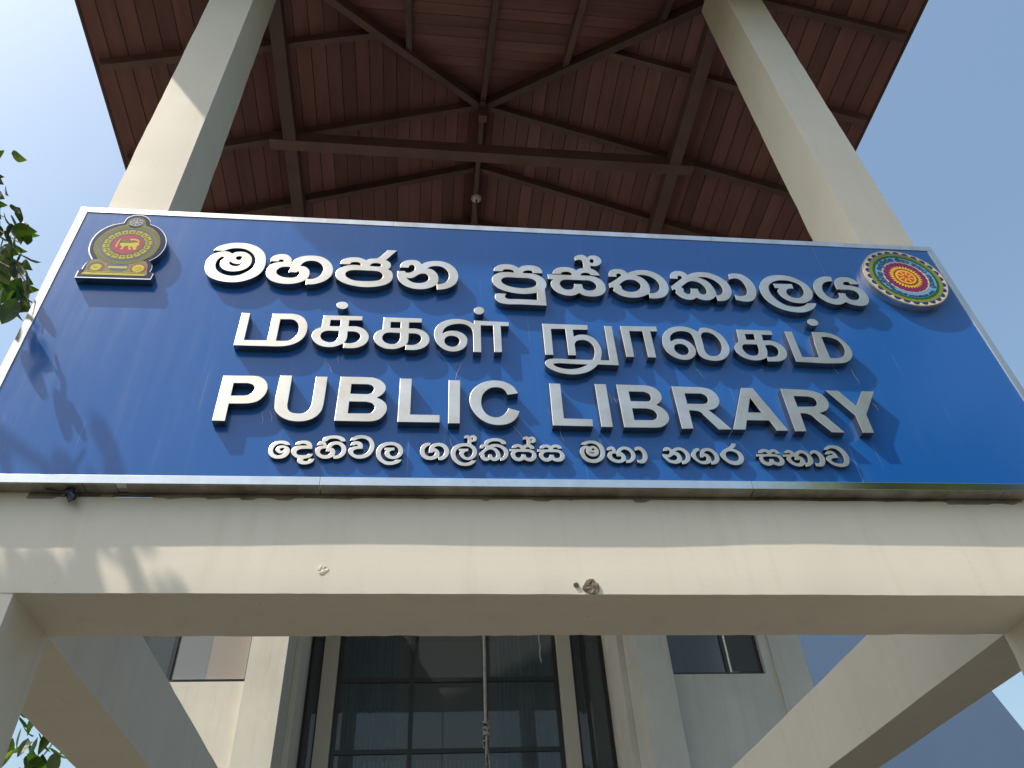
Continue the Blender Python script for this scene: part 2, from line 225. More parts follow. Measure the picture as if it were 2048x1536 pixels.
# ------------------------------------------------------------------ baked outlines (sign coordinates, 0.1 mm)
LETTERS = [
 (1, 'ma', ['7376,13852! 7465,14043 7674,14263 7948,14420 8201,14507 8497,14547 8819,14537 9154,14450 9485,14266 9763,13983 9938,13642 10018,13258 10042,12862 9989,12492 9835,12147 9584,11876 9248,11654 8899,11532 8551,11507 8160,11551 7820,11669 7509,11878 7309,12171 7201,12524 7180,12888 7248,13261 7420,13566 7652,13743 7887,13814 8122,13797 8328,13660! 8472,13794 8680,13846 8916,13824 9141,13669 9292,13450 9353,13161 9332,12869 9195,12598 8949,12401 8655,12311 8345,12325 8098,12439 7936,12623 7865,12879 7880,13117 7972,13243 7994,13324 7964,13383 7865,13382 7745,13228 7677,12972 7689,12685 7776,12431 8000,12175 8300,12028 8630,11984 8923,12066 9183,12261 9417,12534 9528,12829 9521,13199 9407,13566 9178,13861 8844,14065 8470,14104 8118,14014 7897,13855!', '8557,13335 8582,13430 8705,13486 8828,13446 8857,13368 8825,13259 8703,13198 8605,13245', '8325,13054! 8450,12944 8642,12877 8802,12901 8931,12962! 8861,12839 8716,12730 8519,12733 8355,12832 8302,12947']),
 (1, 'ha', ['10233,13198! 10272,13430 10418,13670 10707,13797 11001,13762 11210,13535 11289,13295 11313,12983! 11368,13272 11533,13542 11804,13705 12232,13778 12676,13720 13027,13481 13279,13109 13363,12773 13332,12322 13165,12007 12872,11743 12569,11602 12138,11537! 12141,11904! 11955,11757 11741,11635 11420,11549 11073,11542 10715,11616 10413,11788 10219,12049 10153,12349 10171,12629 10303,12947 10462,13084 10665,13163 10902,13199! 10869,13311 10774,13356 10679,13327 10651,13202!', '11272,12811! 11265,12585 11215,12420! 11613,12417! 11666,12493 11743,12447 11739,12252 11650,12109 11466,12029 11222,12014 10933,12079 10738,12219 10645,12393 10687,12605 10842,12769 11049,12819', '11749,12926! 11848,13160 12029,13315 12223,13357 12498,13317 12734,13131 12869,12855 12884,12518 12785,12261 12591,12069 12389,11974 12176,11981! 12244,12172 12252,12423 12213,12616 12085,12806 11930,12909']),
 (1, 'ja', ['13685,13199! 13701,13374 13819,13599 14032,13722 14336,13783 14613,13760 14826,13665 14952,13578! 15083,13696 15270,13744 15476,13776 15641,13925 15804,14171 16000,14478! 16501,14484! 16259,14146 16095,13886 15932,13656! 16092,13557 16205,13347 16198,13104 16085,12950! 16245,12813 16332,12554 16343,12292 16260,12027 16068,11809 15757,11650 15395,11553 15014,11519 14596,11558 14224,11651 13879,11822 13627,12051 13516,12330 13530,12592 13659,12864 13881,13037 14111,13132 14312,13177 14516,13180 14714,13157! 14698,13264 14588,13378 14398,13398 14231,13355 14157,13202!', '15167,13141! 15210,13283 15343,13373 15531,13385 15707,13302 15729,13222 15665,13124! 15425,13130', '13998,12411 14034,12597 14176,12724 14375,12771 14679,12782 15019,12777 15359,12772 15617,12735 15777,12599 15853,12420 15812,12234 15684,12097 15402,12007 15069,11970 14734,11968 14431,12009 14187,12137 14042,12284']),
 (1, 'na', ['16676,13118! 16691,13334 16830,13588 17035,13725 17278,13768 17524,13729 17684,13589 17765,13458! 17946,13606 18226,13720 18542,13769 18860,13734 19176,13576 19438,13293 19591,12951 19638,12580 19582,12259 19440,11964 19215,11743 18924,11598 18550,11518! 18532,11898! 18311,11717 18075,11588 17788,11521 17467,11528 17144,11625 16869,11814 16656,12112 16558,12472 16561,12843! 16939,12866! 16968,12748! 17131,12745 17301,12836 17418,13003 17422,13192 17341,13336 17236,13351 17135,13255 17121,13132!', '17014,12342! 17211,12315 17414,12419 17615,12616 17786,12711 17976,12691 18098,12539 18135,12331 18034,12142 17831,12013 17610,11974 17389,12012 17181,12143', '18057,13124! 18230,13284 18474,13346 18719,13329 18946,13180 19102,12921 19161,12604 19099,12310 18960,12092 18754,11976 18574,11957! 18625,12203 18625,12466 18563,12727 18424,12959 18249,13096']),
 (1, 'pu', ['21468,13144! 21504,13367 21648,13559 21877,13692 22153,13736 22426,13714 22658,13597 22786,13461! 22951,13616 23181,13704 23458,13727 23747,13666 23939,13494 24016,13290 24010,13112! 23513,13102! 23473,13256 23323,13304 23167,13276 23024,13189 22983,13083! 23237,13072 23475,13061 23708,12985 23950,12819 24099,12572 24148,12271 24100,12016 24038,11888! 24030,11614 24028,11124 24018,10642! 23288,10651 22634,10665 21901,10662 21630,10755 21476,10939 21438,11178 21496,11375 21598,11442! 22041,11418! 21967,11280 21968,11134 22070,11055 22414,11049 22990,11056 23566,11039! 23601,11578! 23355,11515 23102,11464 22819,11449 22523,11481 22197,11549 21905,11656 21633,11825 21429,12087 21343,12383 21369,12613 21497,12850 21690,13003 21947,13088 22203,13112 22541,13089! 22498,13221 22367,13304 22198,13319 22009,13281 21925,13147!', '21827,12387 21887,12567 22026,12665 22264,12697 22600,12687 22938,12687 23276,12676 23489,12587 23628,12417 23620,12215 23480,12043 23221,11941 22916,11894 22634,11907 22305,11976 22029,12097 21886,12239']),
 (1, 's with vowel killer', ['24544,13115! 24596,13327 24755,13547 24993,13667 25275,13704 25549,13663 25748,13570 25840,13457! 25940,13568 26088,13644 26250,13681! 26265,14015 26250,14257 26173,14346 26030,14337 25871,14259! 25857,14448 25912,14615 26039,14719 26225,14786 26400,14757 26512,14655 26561,14549! 26677,14693 26866,14774 27061,14760 27238,14621 27321,14381 27261,14133 27113,13962 26889,13868 26645,13892! 26659,13653! 26799,13583 26952,13421 27033,13242 27068,13113! 26581,13122! 26495,13261 26308,13297 26146,13253 26056,13156 26038,13082! 26298,13079 26557,13069 26810,13006 27046,12826 27198,12552 27247,12223 27195,11917 27022,11658 26763,11507 26451,11453 26149,11473 25925,11572 25795,11689! 25619,11555 25424,11470 25203,11446 24941,11506 24686,11640 24489,11865 24382,12159 24378,12386 24455,12569 24549,12664! 24270,12686! 24270,13059! 24656,13065 25173,13068 25586,13062! 25536,13228 25372,13317 25198,13307 25054,13251 24997,13117!', '26673,14311 26713,14417 26806,14448 26886,14379 26877,14243 26800,14130 26698,14164', '24858,12338 24930,12546 25078,12657 25304,12691 25648,12691 26078,12691 26422,12686 26631,12570 26756,12347 26738,12143 26605,11984 26408,11911 26206,11924 26065,12029 26027,12204 26023,12381! 25595,12381! 25569,12152 25483,11996 25288,11915 25071,11948 24934,12090']),
 (1, 'tha', ['27531,13074! 27556,13309 27651,13523 27840,13674 28108,13727 28344,13692 28493,13575 28579,13414! 28806,13553 29086,13668 29432,13726 29783,13698 30110,13536 30395,13261 30584,12887 30639,12509 30597,12157 30455,11857 30247,11634 29991,11528 29709,11474 29458,11486! 29472,11815! 29217,11657 28943,11537 28627,11480 28271,11500 27965,11614 27742,11798 27613,11962 27618,12055 27672,12151 27642,12216 27553,12224 27445,12165! 27439,12499! 27844,12833 28232,13213! 28194,13321 28096,13348 27985,13280 27962,13073!', '28004,12451! 28222,12680 28431,12841 28661,12896 28859,12867 29021,12740 29132,12530 29113,12314 28968,12105 28764,11974 28538,11922 28325,11950 28177,12047 28103,12149 28106,12283 28067,12388', '29050,13235! 29228,13301 29489,13303 29754,13222 29981,13043 30117,12778 30158,12454 30078,12181 29913,11985 29732,11896 29529,11879! 29596,12101 29613,12342 29588,12611 29501,12850 29353,13061 29207,13175']),
 (1, 'ka', ['30881,13111! 30894,13319 31012,13578 31212,13730 31467,13774 31683,13717 31809,13599 31904,13464! 32136,13619 32404,13714 32756,13756 33111,13721 33455,13559 33757,13311 33990,12950 34069,12516 34027,12189 33883,11859 33671,11609 33419,11490 33082,11472! 33101,11856! 32906,11660 32668,11515 32441,11490 32180,11555 31978,11676! 31849,11550 31652,11487 31435,11502 31201,11607 31036,11783 30938,12016 30989,12179 30947,12244 30794,12168! 30791,12477! 31162,12839 31513,13176! 31536,13289 31458,13368 31348,13333 31299,13233 31301,13108!', '31324,12454! 31580,12700 31808,12891 32032,12973 32267,12932 32477,12779 32623,12515 32657,12220 32594,12028 32453,11940 32312,11973 32233,12115 32217,12249 32219,12384! 31817,12374! 31786,12144 31704,11979 31580,11919 31467,11992 31408,12149 31433,12312', '32441,13288! 32662,13343 32921,13317 33193,13180 33420,12944 33556,12650 33570,12325 33478,12104 33309,11948 33139,11898! 33160,12140 33116,12462 33023,12784 32859,13049 32649,13203']),
 (1, 'long aa sign', ['34198,13657! 34426,13747 34679,13762 34931,13713 35126,13563 35300,13338 35420,13027 35461,12651 35426,12316 35325,12002 35143,11707 34929,11554 34716,11502 34492,11511 34278,11560 34121,11612! 34136,12029! 34252,11953 34459,11924 34673,11976 34825,12118 34909,12349 34932,12620 34903,12891 34823,13140 34676,13301 34527,13345 34341,13302 34158,13238!']),
 (1, 'la', ['38542,11582! 38409,11347 38186,11110 37917,10946 37575,10830 37230,10813 36888,10857 36486,10998 36117,11253 35852,11566 35697,11964 35650,12373 35714,12742 35864,13066 36170,13431 36511,13653 36894,13758 37292,13782 37680,13711 38048,13517 38336,13252 38529,12930 38603,12591 38564,12250 38403,11932 38123,11687 37827,11557 37533,11541 37209,11600 36916,11762 36734,11995 36647,12248 36644,12481 36792,12672! 36568,12686! 36553,13041! 37628,13063! 37623,12693! 37380,12680 37198,12564 37123,12378 37151,12172 37283,12012 37480,11946 37724,11972 37942,12138 38084,12353 38131,12670 38065,12983 37836,13195 37557,13313 37216,13346 36869,13299 36521,13118 36279,12853 36192,12586 36194,12248 36307,11895 36478,11624 36729,11385 37018,11275 37330,11241 37657,11308 37900,11447 38029,11567!']),
 (1, 'ya', ['40129,13822! 40086,13435! 39875,13410 39604,13315 39410,13121 39293,12855 39259,12570 39317,12318 39429,12122 39604,12006 39800,12004 39951,12075 40052,12232 40062,12487! 40492,12473! 40467,12255 40530,12081 40672,11975 40883,11961 41082,12060 41216,12270 41229,12501 41111,12674 40889,12765 40563,12772 40108,12772! 40090,13030 40156,13348 40307,13594 40534,13767 40856,13839 41126,13816 41342,13695 41480,13518 41568,13259! 41065,13243! 41011,13398 40875,13429 40728,13381 40657,13285 40661,13194 40796,13162 41063,13138 41324,13049 41555,12880 41678,12577 41706,12221 41634,11938 41462,11678 41248,11543 41000,11505 40708,11539 40440,11637 40258,11777! 40084,11643 39875,11558 39634,11533 39343,11617 39059,11826 38854,12116 38773,12517 38820,12957 38899,13169 39136,13498 39428,13713 39740,13820']),
 (2, 'ma', ['9480,9404! 9870,9396! 9865,7617! 10875,7648! 10889,9421! 11780,9452! 12094,9374 12351,9173 12522,8837 12577,8423 12517,8009 12314,7646 11995,7408 11613,7293 11272,7266! 9463,7266!', '11287,9042! 11756,9064! 11943,8994 12109,8792 12193,8457 12170,8122 12044,7862 11856,7690 11619,7642 11273,7640!']),
 (2, 'k with dot', ['13227,9421! 15046,9436! 15048,9141! 14441,9124! 14439,8723! 14818,8729 15073,8632 15285,8426 15401,8146 15401,7864 15287,7603 15072,7409 14821,7307 14549,7285 14291,7297! 14292,7580! 14131,7474 13916,7362 13663,7317 13388,7352 13118,7489 12919,7711 12820,7963 12849,8222 12972,8441 13207,8618!', '13580,9107! 14051,9117! 14044,8705! 13576,8695!', '14030,8382! 14027,8039 13972,7826 13839,7681 13666,7639 13468,7689 13294,7820 13217,8027 13255,8217 13389,8341 13564,8384!', '14424,8376! 14661,8386! 14880,8313 15006,8153 15027,7965 14918,7773 14732,7649 14524,7606 14320,7636! 14390,7774 14424,7962', '14315,10156 14295,10041 14228,9947 14123,9891 14001,9885 13888,9929 13806,10015 13770,10127 13787,10245 13853,10340 13959,10396 14082,10403 14196,10358 14277,10270']),
 (2, 'ka', ['16026,9414! 17854,9426! 17844,9129! 17243,9111! 17246,8711! 17574,8715 17860,8621 18086,8417 18208,8147 18211,7874 18110,7621 17908,7427 17647,7314 17357,7282 17110,7292! 17109,7569! 16945,7459 16732,7348 16487,7308 16197,7347 15916,7489 15715,7727 15635,7994 15672,8247 15806,8464 16020,8612!', '16383,9103! 16854,9115! 16852,8714! 16385,8704!', '16842,8373! 16853,8046 16801,7835 16661,7674 16488,7636 16283,7679 16117,7806 16035,7990 16056,8180 16166,8332 16325,8392!', '17248,8370! 17507,8381! 17701,8315 17823,8152 17833,7984 17741,7792 17582,7661 17393,7611 17151,7628! 17220,7791 17243,8021']),
 (2, 'retroflex l with dot', ['20342,9400! 22047,9365! 22030,9075! 21627,9071! 21606,7315! 21235,7301! 21255,9082! 20663,9069! 20632,7277! 20254,7275! 20270,8205 20260,8568 20188,8847 20013,9039 19776,9128 19517,9116 19218,9030 18979,8849 18861,8617 18831,8434! 19057,8598 19333,8653 19608,8595 19842,8437 19984,8192 19987,7889 19884,7584 19667,7373 19376,7267 19069,7295 18782,7485 18550,7801 18441,8208 18458,8655 18624,9031 18922,9303 19261,9435 19621,9467 19961,9396 20179,9291 20335,9154!', '18918,7953 18977,8149 19133,8280 19329,8289 19524,8200 19628,7984 19596,7790 19478,7649 19303,7574 19110,7620 18965,7764', '20872,10116 20841,9999 20766,9900 20663,9842 20551,9836 20451,9884 20383,9976 20361,10090 20389,10210 20463,10310 20567,10369 20680,10375 20781,10326 20849,10234']),
 (2, 'nuu', ['23671,9343! 25931,9344! 25898,9002! 25151,8982! 25148,8501! 25350,8626 25584,8665 25871,8619 26138,8428 26305,8118 26396,7724 26362,7330 26273,6981! 26692,6983! 26755,9323! 27139,9326! 27103,6669! 26101,6687! 25876,6436 25566,6210 25188,6064 24785,6010 24354,6062 23973,6208 23695,6411 23577,6649 23612,6813 23764,6941 23989,6990 24854,6982 25876,6980! 25995,7260 26049,7597 26025,7879 25892,8130 25701,8265 25496,8285 25259,8203 25144,8013 25132,7729 25116,7240! 24751,7240! 24777,9010! 24076,8983! 24032,7226! 23639,7224!', '23956,6649! 24099,6682 24820,6681 25603,6664! 25364,6525 25028,6392 24704,6354 24311,6407 24044,6531']),
 (2, 'aa sign', ['27551,9357! 29405,9399! 29400,9040! 29043,9037! 29018,7247! 28614,7252! 28638,9019! 27974,9010! 27940,7246! 27550,7231!']),
 (2, 'la', ['31495,9126! 31687,9417! 31975,9430 32324,9293 32655,8961 32823,8497 32852,7993 32683,7572 32393,7274 32025,7147 31663,7166 31384,7277 31216,7474 31170,7842 31177,8259 31161,8682 31059,8998 30802,9116 30486,9102 30172,8937 29979,8673 29951,8376! 30283,8567 30592,8564 30866,8393 31050,8108 31096,7757 30920,7381 30635,7188 30295,7155 29933,7302 29632,7616 29506,8065 29550,8527 29750,9004 30093,9322 30497,9458 30904,9447 31253,9310', '30035,7879 30112,8111 30336,8224 30544,8191 30717,7990 30716,7700 30552,7509 30333,7480 30144,7596', '31590,8850! 31730,9050 31931,9102 32218,8985 32421,8651 32490,8230 32397,7850 32185,7553 31917,7460 31684,7513 31561,7775 31574,8234']),
 (2, 'ka', ['33536,9383! 35390,9376! 35380,9057! 34795,9054! 34763,8648! 35149,8664 35499,8501 35726,8156 35738,7764 35578,7456 35256,7251 34919,7209 34595,7205! 34604,7461! 34370,7324 34026,7248 33653,7297 33321,7498 33118,7834 33132,8138 33288,8364 33473,8571!', '33916,9060! 34387,9081! 34341,8674! 33893,8664!', '34364,8343! 34329,7925 34212,7682 33985,7566 33741,7621 33555,7894 33544,8155 33667,8314 33905,8346!', '34767,8315! 35118,8330 35325,8140 35330,7878 35168,7612 34879,7515 34655,7528! 34762,7899']),
 (2, 'm with dot', ['36076,9361! 36480,9356! 36467,7576! 37328,7587! 37540,9381! 38207,9388! 38698,9226 39035,8830 39232,8344 39204,7900 38956,7498 38606,7269 38189,7211 36049,7238!', '37950,9033! 38356,9028 38706,8861 38886,8508 38860,8062 38680,7748 38388,7584 37917,7566!', '38113,10002 38031,9909 37914,9848 37779,9837 37663,9878 37577,9963 37545,10074 37572,10189 37654,10283 37771,10345 37907,10357 38024,10315 38110,10229 38142,10117']),
 (3, 'P', ['9349,5427! 10525,5452! 10812,5433 11095,5263 11281,4949 11313,4634 11212,4284 11001,4004 10670,3876 10350,3850! 9854,3837! 9859,2895! 9336,2899!', '9856,4999! 10441,5011! 10657,4929 10760,4757 10742,4547 10617,4370 10402,4302! 9864,4286!']),
 (3, 'U', ['11746,5519! 12258,5525! 12258,3835! 12313,3600 12459,3436 12666,3381 12940,3398 13128,3520 13229,3759 13256,4101! 13273,5498! 13783,5504! 13758,3944! 13705,3569 13512,3229 13185,3006 12793,2941 12388,3004 12011,3225 11785,3519 11726,3854 11700,4229!']),
 (3, 'B', ['14335,5532! 15460,5536! 15831,5498 16135,5324 16319,5063 16331,4800 16198,4535 15990,4345! 16214,4213 16392,3994 16442,3680 16326,3365 16103,3112 15827,3020 15500,3006! 14278,3008!', '14843,5099! 15559,5105! 15735,5028 15830,4850 15780,4653 15617,4550 15401,4537! 14836,4543!', '14822,4094! 15549,4098! 15793,4010 15911,3823 15886,3634 15753,3474 15566,3445! 14814,3435!']),
 (3, 'L', ['16941,5501! 17462,5508! 17441,3439! 18701,3439! 18701,3020! 16909,3009!']),
 (3, 'I', ['19098,5477! 19619,5482! 19560,2992! 19055,2980!']),
 (3, 'C', ['22204,4779! 21713,4679! 21648,4861 21490,5042 21250,5109 20986,5063 20756,4883 20598,4634 20533,4341 20531,4030 20621,3724 20793,3494 21024,3383 21259,3389 21465,3511 21621,3703 21715,3906! 22200,3741! 22079,3432 21881,3172 21600,3004 21237,2938 20880,2988 20529,3186 20234,3527 20047,3945 20001,4326 20066,4716 20280,5091 20606,5376 21005,5514 21326,5525 21661,5435 21969,5219']),
 (3, 'L', ['23655,5428! 24168,5425! 24128,3384! 25402,3367! 25377,2956! 23595,2969!']),
 (3, 'I', ['25764,5457! 26299,5462! 26258,2940! 25742,2936!']),
 (3, 'B', ['26776,5458! 28154,5455! 28496,5348 28747,5083 28801,4738 28690,4468 28476,4274! 28707,4092 28885,3800 28902,3469 28733,3175 28437,2989 28083,2945! 26764,2934!', '27306,5040! 28021,5042! 28237,4913 28285,4685 28194,4511 28009,4468! 27301,4467!', '27303,4037! 27992,4044! 28265,3932 28378,3676 28315,3492 28135,3385 27872,3372! 27293,3365!']),
 (3, 'R', ['29393,5430! 30753,5420! 31165,5328 31444,5025 31507,4616 31378,4309 31111,4084 30860,4028! 31044,3801 31226,3576! 31679,2925! 31064,2912! 30608,3627 30412,3917 30189,3977 29929,3987! 29906,2934! 29376,2916!', '29935,5004! 30741,5011! 30924,4872 30962,4635 30851,4446 30679,4390! 29936,4387!']),
 (3, 'A', ['32760,5440! 33323,5440! 34326,2912! 33767,2900! 33570,3485! 32519,3477! 32319,2929! 31731,2926!', '33034,4830! 33327,3942! 32698,3942!']),
 (3, 'R', ['34682,5438! 35874,5417! 36327,5329 36658,5120 36816,4725 36742,4394 36505,4128 36170,3990! 36394,3804 36526,3584! 36995,2859! 36367,2867! 35887,3537 35680,3850 35502,3942 35206,3950! 35162,2897! 34624,2886!', '35208,4994! 35946,4983! 36176,4873 36231,4643 36138,4444 35957,4373! 35203,4353!']),
 (3, 'Y', ['36914,5398! 37562,5400! 38127,4481! 38759,5409! 39370,5404! 38433,3951! 38399,2873! 37851,2868! 37861,3872!']),
 (4, 'e sign', ['12609,1855! 12550,1960 12448,2037 12320,2075 12176,2074 12008,2029 11869,1920 11779,1761 11761,1565 11802,1385 11900,1258 12043,1176 12197,1153 12346,1168 12488,1241 12584,1359 12627,1502 12619,1606 12571,1710 12479,1787 12372,1828 12249,1833 12133,1781 12056,1674 12049,1570 12134,1468 12252,1418 12361,1439 12453,1509! 12368,1387 12252,1340 12121,1338 12010,1414 11957,1542 11962,1686 12044,1831 12177,1906 12301,1902 12409,1861 12472,1849!', '12215,1625 12248,1678 12318,1695 12387,1667 12394,1615 12345,1565 12264,1561']),
 (4, 'da', ['12777,1865! 12835,1978 12959,2067 13120,2101 13288,2080 13410,2002 13481,1871 13503,1667! 13098,1660 12969,1625 12899,1533 12904,1442 12969,1372 13062,1354 13246,1350 13325,1371 13381,1424! 13562,1427! 13526,1310 13433,1224 13306,1180 13218,1144 13188,1098 13248,1063 13359,1063 13425,1108 13459,1173! 13650,1176! 13614,1054 13513,950 13358,891 13187,888 13050,937 12973,1031 12973,1121 13012,1173! 12895,1222 12771,1323 12683,1464 12684,1620 12751,1739 12866,1807 13027,1836 13278,1841! 13226,1899 13120,1924 13019,1909 12962,1864!']),
 (4, 'hi', ['13667,1857! 13697,1963 13770,2058 13866,2093! 13871,2194 13965,2303 14147,2368 14355,2392 14567,2363 14721,2278 14803,2172 14811,2078! 14633,2075! 14564,2154 14455,2205 14338,2223 14204,2207 14105,2151 14050,2070! 13978,2062! 14027,1983 14065,1891 14079,1759! 14111,1865 14184,1973 14301,2055 14455,2085 14614,2054 14759,1943 14855,1786 14878,1615 14841,1431 14729,1286 14583,1199 14400,1183! 14399,1306! 14292,1240 14133,1186 13970,1190 13810,1258 13684,1385 13634,1528 13644,1672 13727,1765 13845,1834 13936,1855! 13900,1901 13859,1900 13821,1860!', '14064,1699! 14053,1548! 14198,1537! 14232,1564 14245,1525 14222,1446 14136,1380 14024,1365 13908,1402 13837,1492 13837,1597 13901,1676 13982,1698', '14256,1749! 14319,1855 14418,1904 14523,1899 14623,1821 14681,1690 14678,1532 14616,1414 14517,1360 14427,1342! 14443,1450 14436,1581 14387,1672 14320,1730']),
 (4, 'va', ['14990,2128! 15049,2257 15157,2354 15301,2418 15490,2432 15640,2405 15808,2316 15945,2129 16009,1929 15993,1663 15900,1451 15744,1292 15562,1217 15353,1211 15194,1267 15040,1395 14962,1537 14959,1642 15034,1749 15154,1818 15334,1858! 15293,1920 15241,1919 15197,1878! 15019,1882! 15067,2016 15176,2092 15301,2107 15430,2063 15516,1957 15539,1838 15532,1712! 15330,1695 15208,1647 15162,1567 15190,1476 15308,1406 15444,1395 15549,1419 15689,1500 15794,1660 15825,1846 15793,2032 15689,2178 15548,2243 15418,2245 15304,2215 15173,2132!']),
 (4, 'la', ['17164,1184! 17074,1053 16922,961 16717,906 16509,929 16317,1042 16174,1195 16101,1402 16099,1626 16172,1839 16312,1989 16487,2073 16688,2097 16880,2067 17053,1963 17165,1804 17202,1632 17175,1473 17096,1340 16974,1247 16808,1205 16640,1228 16511,1317 16447,1461 16468,1579 16517,1646! 16438,1652! 16432,1791! 16843,1798! 16838,1652! 16717,1637 16657,1583 16651,1477 16717,1386 16823,1355 16936,1403 17005,1522 17000,1681 16921,1826 16801,1904 16653,1915 16486,1872 16355,1750 16291,1563 16310,1380 16392,1211 16521,1110 16688,1080 16833,1114 16934,1187!']),
 (4, 'ga', ['18322,2085! 18317,1946! 18195,1890 18099,1766 18083,1613 18127,1478 18225,1389 18346,1376 18455,1423 18509,1514 18502,1590 18453,1620 18411,1550! 18254,1548! 18270,1754 18317,1892 18439,2018 18610,2083 18782,2078 18942,1996 19064,1829 19105,1646 19061,1433 18951,1280 18806,1188 18655,1186! 18655,1320! 18540,1244 18372,1189 18191,1201 18034,1281 17923,1429 17889,1610 17916,1808 18011,1979 18156,2074', '18471,1803! 18562,1889 18684,1907 18807,1855 18892,1719 18898,1551 18830,1414 18721,1352 18685,1348! 18705,1487 18691,1608 18623,1729 18538,1789']),
 (4, 'l with vowel killer', ['20233,1195! 20138,1058 19989,952 19782,904 19565,931 19373,1047 19242,1210 19171,1434 19185,1678 19285,1879 19434,2005 19646,2079 19887,2084! 19892,2311! 19850,2349 19743,2328! 19752,2449 19853,2523 19941,2516 20002,2454! 20078,2519 20179,2521 20270,2428 20285,2318 20245,2223 20144,2167 20051,2165! 20047,2032! 20162,1941 20245,1804 20270,1605 20221,1421 20120,1299 19971,1213 19825,1204 19668,1276 19561,1410 19526,1562 19589,1657! 19516,1661! 19518,1791! 19912,1798! 19902,1660! 19797,1643 19722,1565 19732,1444 19816,1354 19926,1356 20039,1464 20086,1632 20059,1770 19975,1861 19840,1912 19692,1910 19531,1837 19406,1697 19367,1529 19401,1332 19496,1184 19652,1089 19822,1076 19969,1131 20044,1196!', '20061,2330 20081,2377 20118,2370 20129,2323 20097,2275 20066,2290']),
 (4, 'ki', ['20389,1815! 20402,1923 20473,2021 20596,2072! 20615,2182 20716,2293 20875,2358 21071,2386 21266,2366 21419,2295 21511,2187 21520,2089 21494,2052! 21338,2061! 21275,2158 21160,2204 21024,2208 20886,2175 20796,2112 20764,2039! 20701,2040! 20776,1978! 20881,2041 21008,2073 21173,2064 21345,2001 21485,1895 21574,1752 21599,1596 21566,1441 21472,1298 21352,1213 21226,1182! 21237,1306! 21152,1234 21035,1173 20921,1183 20809,1252! 20731,1198 20634,1167 20521,1201 20438,1282 20404,1387 20425,1446 20397,1458 20358,1445! 20352,1564! 20491,1697 20626,1843! 20628,1891 20595,1903 20555,1872 20538,1817!', '20563,1561! 20673,1688 20772,1756 20869,1769 20973,1717 21045,1611 21069,1492 21045,1397 20976,1355 20920,1383 20890,1466 20887,1519! 20743,1517! 20734,1416 20699,1356 20641,1349 20595,1390 20584,1484', '20981,1891! 21127,1906 21241,1866 21352,1760 21412,1617 21395,1486 21322,1378 21249,1344! 21251,1519 21221,1650 21149,1768 21057,1857']),
 (4, 's with vowel killer', ['21748,1861! 21786,1971 21892,2059 22019,2085 22155,2056 22252,1995! 22331,2051 22409,2076! 22419,2297! 22377,2336 22268,2310! 22263,2421 22337,2486 22427,2504 22501,2473 22530,2434! 22605,2491 22694,2501 22779,2439 22820,2321 22786,2209 22692,2144 22579,2158! 22567,2079! 22657,2018 22725,1926 22718,1832! 22541,1829! 22496,1898 22435,1913 22370,1888 22334,1825! 22540,1806 22673,1738 22762,1601 22788,1463 22740,1325 22631,1216 22491,1169 22357,1197 22232,1271! 22135,1209 22021,1177 21887,1205 21758,1309 21693,1460 21694,1583 21762,1676! 21650,1690! 21639,1813! 21920,1818 22139,1822! 22095,1899 22021,1921 21943,1888 21916,1857!', '22578,2308 22608,2364 22643,2333 22647,2293 22606,2261', '21878,1540 21927,1633 22029,1665 22241,1661 22454,1665 22551,1628 22600,1536 22573,1429 22481,1359 22382,1372 22326,1455 22326,1540! 22152,1544! 22133,1452 22059,1375 21972,1366 21902,1433']),
 (4, 'sa', ['22940,1859! 22982,1977 23090,2058 23219,2083 23357,2062 23452,2001! 23547,2066 23677,2092 23802,2063 23895,1978 23922,1869! 23736,1858! 23698,1920 23623,1926 23556,1894 23525,1831! 23726,1819 23871,1751 23970,1605 23998,1452 23939,1313 23815,1204 23675,1179 23539,1200 23427,1267! 23327,1204 23200,1172 23066,1208 22939,1328 22888,1464 22897,1572 22969,1674! 22831,1679! 22836,1819! 23119,1816 23341,1820! 23303,1897 23217,1919 23138,1886 23116,1852!', '23075,1529 23127,1622 23232,1670 23433,1666 23661,1670 23758,1633 23804,1526 23776,1433 23681,1370 23582,1376 23527,1459 23529,1544! 23353,1541! 23324,1441 23255,1371 23167,1362 23097,1422']),
 (4, 'ma', ['24761,2097! 24865,2228 25037,2311 25283,2340 25470,2289 25644,2143 25743,1928 25763,1673 25709,1459 25573,1283 25400,1176 25205,1134 25004,1170 24814,1291 24698,1500 24670,1733 24731,1910 24840,2020 24972,2052 25066,2034 25118,1995! 25228,2047 25355,2029 25466,1903 25504,1708 25438,1571 25298,1481 25155,1479 25007,1564 24936,1698 24951,1816 24964,1855 24926,1874 24874,1775 24871,1619 24944,1447 25075,1352 25231,1332 25414,1396 25528,1533 25568,1709 25533,1924 25443,2090 25292,2167 25131,2164 24968,2085!', '25213,1869 25267,1909 25318,1871 25302,1812 25245,1801', '25109,1740! 25197,1683 25319,1695! 25239,1635 25147,1663']),
 (4, 'ha', ['25849,1821! 25907,1950 26048,2032 26173,2004 26251,1878 26258,1760 26254,1662! 26304,1800 26406,1939 26598,2032 26821,2006 26991,1851 27084,1637 27071,1461 26961,1286 26782,1167 26590,1165! 26617,1284! 26484,1201 26285,1151 26085,1195 25913,1327 25840,1480 25878,1636 25976,1755 26094,1796! 26095,1855 26046,1854 26000,1814!', '26240,1642! 26242,1496! 26426,1499! 26445,1413 26377,1334 26233,1332 26100,1407 26048,1542 26103,1640', '26463,1734! 26554,1853 26685,1866 26819,1789 26895,1614 26869,1458 26778,1341 26637,1313! 26644,1454 26596,1609 26515,1706']),
